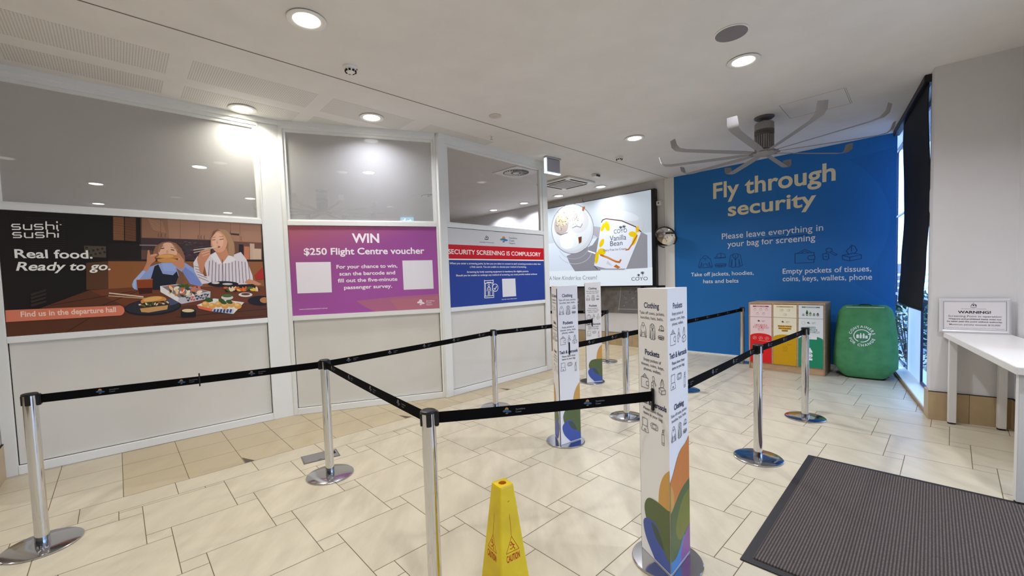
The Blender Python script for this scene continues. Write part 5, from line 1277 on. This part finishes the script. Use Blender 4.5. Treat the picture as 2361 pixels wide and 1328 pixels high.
# local x = along the table, local y = towards the room, so the depth runs to -y ... built from the two world directions
yl = Vector((-tl.y, tl.x, 0)); sg = 1 if yl.dot(tw) > 0 else -1
TZ, TLn, TWd = .897, 1.88, .44
b = MB(); b.bbox((0, min(0, sg * TWd), TZ - .050), (TLn, max(0, sg * TWd), TZ), mat('white_laminate', (236, 234, 232), .3), .003); b.build('table_top', t)
for x, y in ((.03, .03), (.03, TWd - .085), (1.79, .02), (1.79, TWd - .085)):
    b = MB(); b.bbox((x, min(sg * y, sg * (y + .055)), .014), (x + .055, max(sg * y, sg * (y + .055)), TZ - .0505), mat('white_steel_leg', (226, 226, 224), .35), .003); b_o = b.build('leg', t)
    b = MB(); b.lathe([(.0005, .0008), (.03, .0008), (.03, .008), (.02, .0145), (.0005, .0145)], M_black, c=(x + .0275, sg * (y + .0275), 0), n=20); b.build('foot_pad', b_o)
wd2 = Vector((.79, -.613, 0)).normalized(); nb = Vector((-.613, -.79, 0)).normalized()
SO = A0 + wd2 * .050 + nb * .052; SO.z = TZ + .001
t = thing('warning_sign', 'silver snap framed warning sign leaning on the wall at the table end', 'sign', SO, math.atan2(wd2.y, wd2.x))
t.rotation_euler = (R(-4.5), 0, math.atan2(wd2.y, wd2.x))
SW, SH = .470, .335
M_alu = mat('aluminium_frame', (222, 222, 226), .35, .3)
b = MB(); fw_ = .03
for pts in (([0, 0], [SW, 0], [SW - fw_, fw_], [fw_, fw_]), ([SW, 0], [SW, SH], [SW - fw_, SH - fw_], [SW - fw_, fw_]), ([SW, SH], [0, SH], [fw_, SH - fw_], [SW - fw_, SH - fw_]), ([0, SH], [0, 0], [fw_, fw_], [fw_, SH - fw_])):
    o1, o2, i2, i1 = pts
    g = .0006
    vs = [(o1[0], 0, o1[1]), (o2[0], 0, o2[1]), (i2[0], -.004, i2[1]), (i1[0], -.004, i1[1]), ((o1[0] + i1[0]) / 2, -.011, (o1[1] + i1[1]) / 2), ((o2[0] + i2[0]) / 2, -.011, (o2[1] + i2[1]) / 2)]
    b.add(vs, [(0, 1, 5, 4), (4, 5, 2, 3), (0, 4, 3), (1, 2, 5), (0, 3, 2, 1)], M_alu)
b.box((0, 0, 0), (SW, .006, SH), M_alu); b.build('frame', t)
b = MB(); b.box((fw_, -.0035, fw_), (SW - fw_, 0, SH - fw_), mat('sign_paper', (230, 226, 230), .3), None)
ar = Art(b, (fw_, -.0035, fw_), (1, 0, 0), (0, 0, 1), (0, -1, 0)); W_, H_ = SW - 2 * fw_, SH - 2 * fw_; k_ = ink(26, 24, 28)
ar.line([(.001, .001), (W_ - .001, .001), (W_ - .001, H_ - .001), (.001, H_ - .001)], .003, k_, True)
crest(ar, W_ * .49, H_ * .86, .038, ink(60, 56, 62))
ar.text('Commonwealth of Australia', W_ * .49, H_ * .735, .007, ink(90, 88, 92), .165, 'c', .005); ar.text('WARNING!', W_ * .5, H_ * .585, .025, k_, .215, 'c', .03)
ar.text('Screening Point in operation', W_ * .5, H_ * .455, .018, ink(70, 68, 74), .345, 'c', .004); ar.text('Weapons and prohibited items must not', W_ * .5, H_ * .365, .013, k_, .345, 'c', .02); ar.text('be taken past this point without authority.', W_ * .5, H_ * .275, .013, k_, .36, 'c', .02)
ar.text('Maximum penalty exceeds $10,000', W_ * .5, H_ * .165, .014, ink(70, 68, 74), .33, 'c', .006); ar.text('Authorised under the Aviation Transport Security Act and Regulations', W_ * .5, H_ * .055, .006, ink(110, 108, 112), .385, 'c', 0)
b.build('notice', t)

# ================================================================== blind and what stands outside
t = thing('roller_blind', 'tall black fabric roller blind hanging in front of the outer window', 'blind', A0, math.atan2(wt.y, wt.x))
M_blk = noisy('black_blind_fabric', (20, 19, 20), (27, 25, 26), 120, .7, spec=.25)
# local x along the window, local -y outwards (wo); room side is +y
b = MB(); b.bbox((.165, -.02, 3.425), (2.30, .05, CZ - .001), mat('blind_cassette', (16, 15, 16), .5), .006); b.build('cassette', t)
def perp(z, x):
    ks = [(1.0, -.062), (1.1, -.052), (1.6, -.028), (2.2, -.004), (2.6, -.008), (3.2, -.02), (3.46, -.014)]
    for (z0, p0), (z1, p1) in zip(ks, ks[1:]):
        if z <= z1:
            f = (z - z0) / (z1 - z0); f = f * f * (3 - 2 * f); v = p0 + (p1 - p0) * f; break
    return v + .010 * math.sin(3.4 * x + 1.0) * max(0, min(1, (3.3 - z)))
nx_, nz_ = 26, 40; vs = []
for j in range(nz_ + 1):
    z = 1.095 + (3.455 - 1.095) * j / nz_
    for i in range(nx_ + 1):
        x = .17 + (1.70 - .17) * i / nx_; vs.append((x, -perp(z, x), z))
fs = [(j * (nx_ + 1) + i, j * (nx_ + 1) + i + 1, (j + 1) * (nx_ + 1) + i + 1, (j + 1) * (nx_ + 1) + i) for j in range(nz_) for i in range(nx_)]
b = MB(); b.add(vs, fs, M_blk, True); o = b.build('fabric', t)
sm = o.modifiers.new('thickness', 'SOLIDIFY'); sm.thickness = .002
b = MB(); b.tube([(.17 + 1.53 * i / nx_, -perp(1.095, .17 + 1.53 * i / nx_), 1.092) for i in range(nx_ + 1)], .009, M_black); b.build('bottom_bar', t)

def shrub(x, y, h, r, n, seed, label):
    rg = random.Random(seed); t = thing('shrub', label, 'shrub', (x, y, -.06), 0, 'shrubs outside the window')
    b = MB(); mg = [mat('leaf_a', (30, 60, 40), .5), mat('leaf_b', (48, 84, 50), .5), mat('leaf_c', (20, 44, 32), .5)]
    for i in range(n):
        a, zz = rg.uniform(0, 6.28), rg.uniform(.05, 1); rad = r * math.sqrt(rg.random()) * (1.1 - .5 * zz)
        c = Vector((rad * math.cos(a), rad * math.sin(a), h * zz)); d = Vector((math.cos(a) + rg.uniform(-.6, .6), math.sin(a) + rg.uniform(-.6, .6), rg.uniform(-.2, 1))).normalized()
        s_ = d.cross(Vector((rg.uniform(-1, 1), rg.uniform(-1, 1), .3))).normalized(); L = rg.uniform(.05, .13); w_ = L * .2
        u_ = d.cross(s_) * w_ * .3
        b.add([c, c + d * L * .45 + s_ * w_ + u_, c + d * L, c + d * L * .45 - s_ * w_ + u_, c + d * L * .45], [(0, 1, 4), (1, 2, 4), (2, 3, 4), (3, 0, 4)], mg[i % 3])
    b.build('foliage', t)
    b = MB()
    for i in range(7):
        a = rg.uniform(0, 6.28); b.tube([(0, 0, 0), (r * .3 * math.cos(a), r * .3 * math.sin(a), h * .5), (r * .55 * math.cos(a), r * .55 * math.sin(a), h * .9)], .01, mat('stem', (70, 60, 48), .8), 6, [.014, .01, .005])
    b.build('stems', t)
for i, (k, pz, h) in enumerate(((.7, -.05, 1.0), (1.75, .10, 1.15), (2.9, .2, 1.2))):
    c = B0 + wt * k + wo * (.30 + pz + .35 * i)
    shrub(c.x, c.y, h, (.40 + .03 * i), 620, 11 + i, ('low leafy green shrub outside the window, nearest the glass', 'leafy shrub outside the window, behind the nearest shrub', 'taller leafy shrub outside the window, farthest from the glass')[i])
c = B0 + wt * 4.6 + wo * 1.2
t = thing('louvre_screen', 'white horizontal louvre screen outside the window beyond the shrubs', 'screen fence', (c.x, c.y, -.06), math.atan2(wo.y, wo.x))
for i in range(9):
    b = MB(); X = Matrix.Translation((0, 0, .25 + .15 * i)) @ Matrix.Rotation(R(25), 4, 'X'); b.bbox((-2.0, -.05, -.008), (2.0, .05, .008), M_white, .003, X); b.build('louvre_blade', t)
for x in (-1.9, -.6, .7, 1.9):
    b = MB(); b.bbox((x - .03, .055, 0), (x + .03, .115, 1.7), M_greym, .003); b.build('post', t)
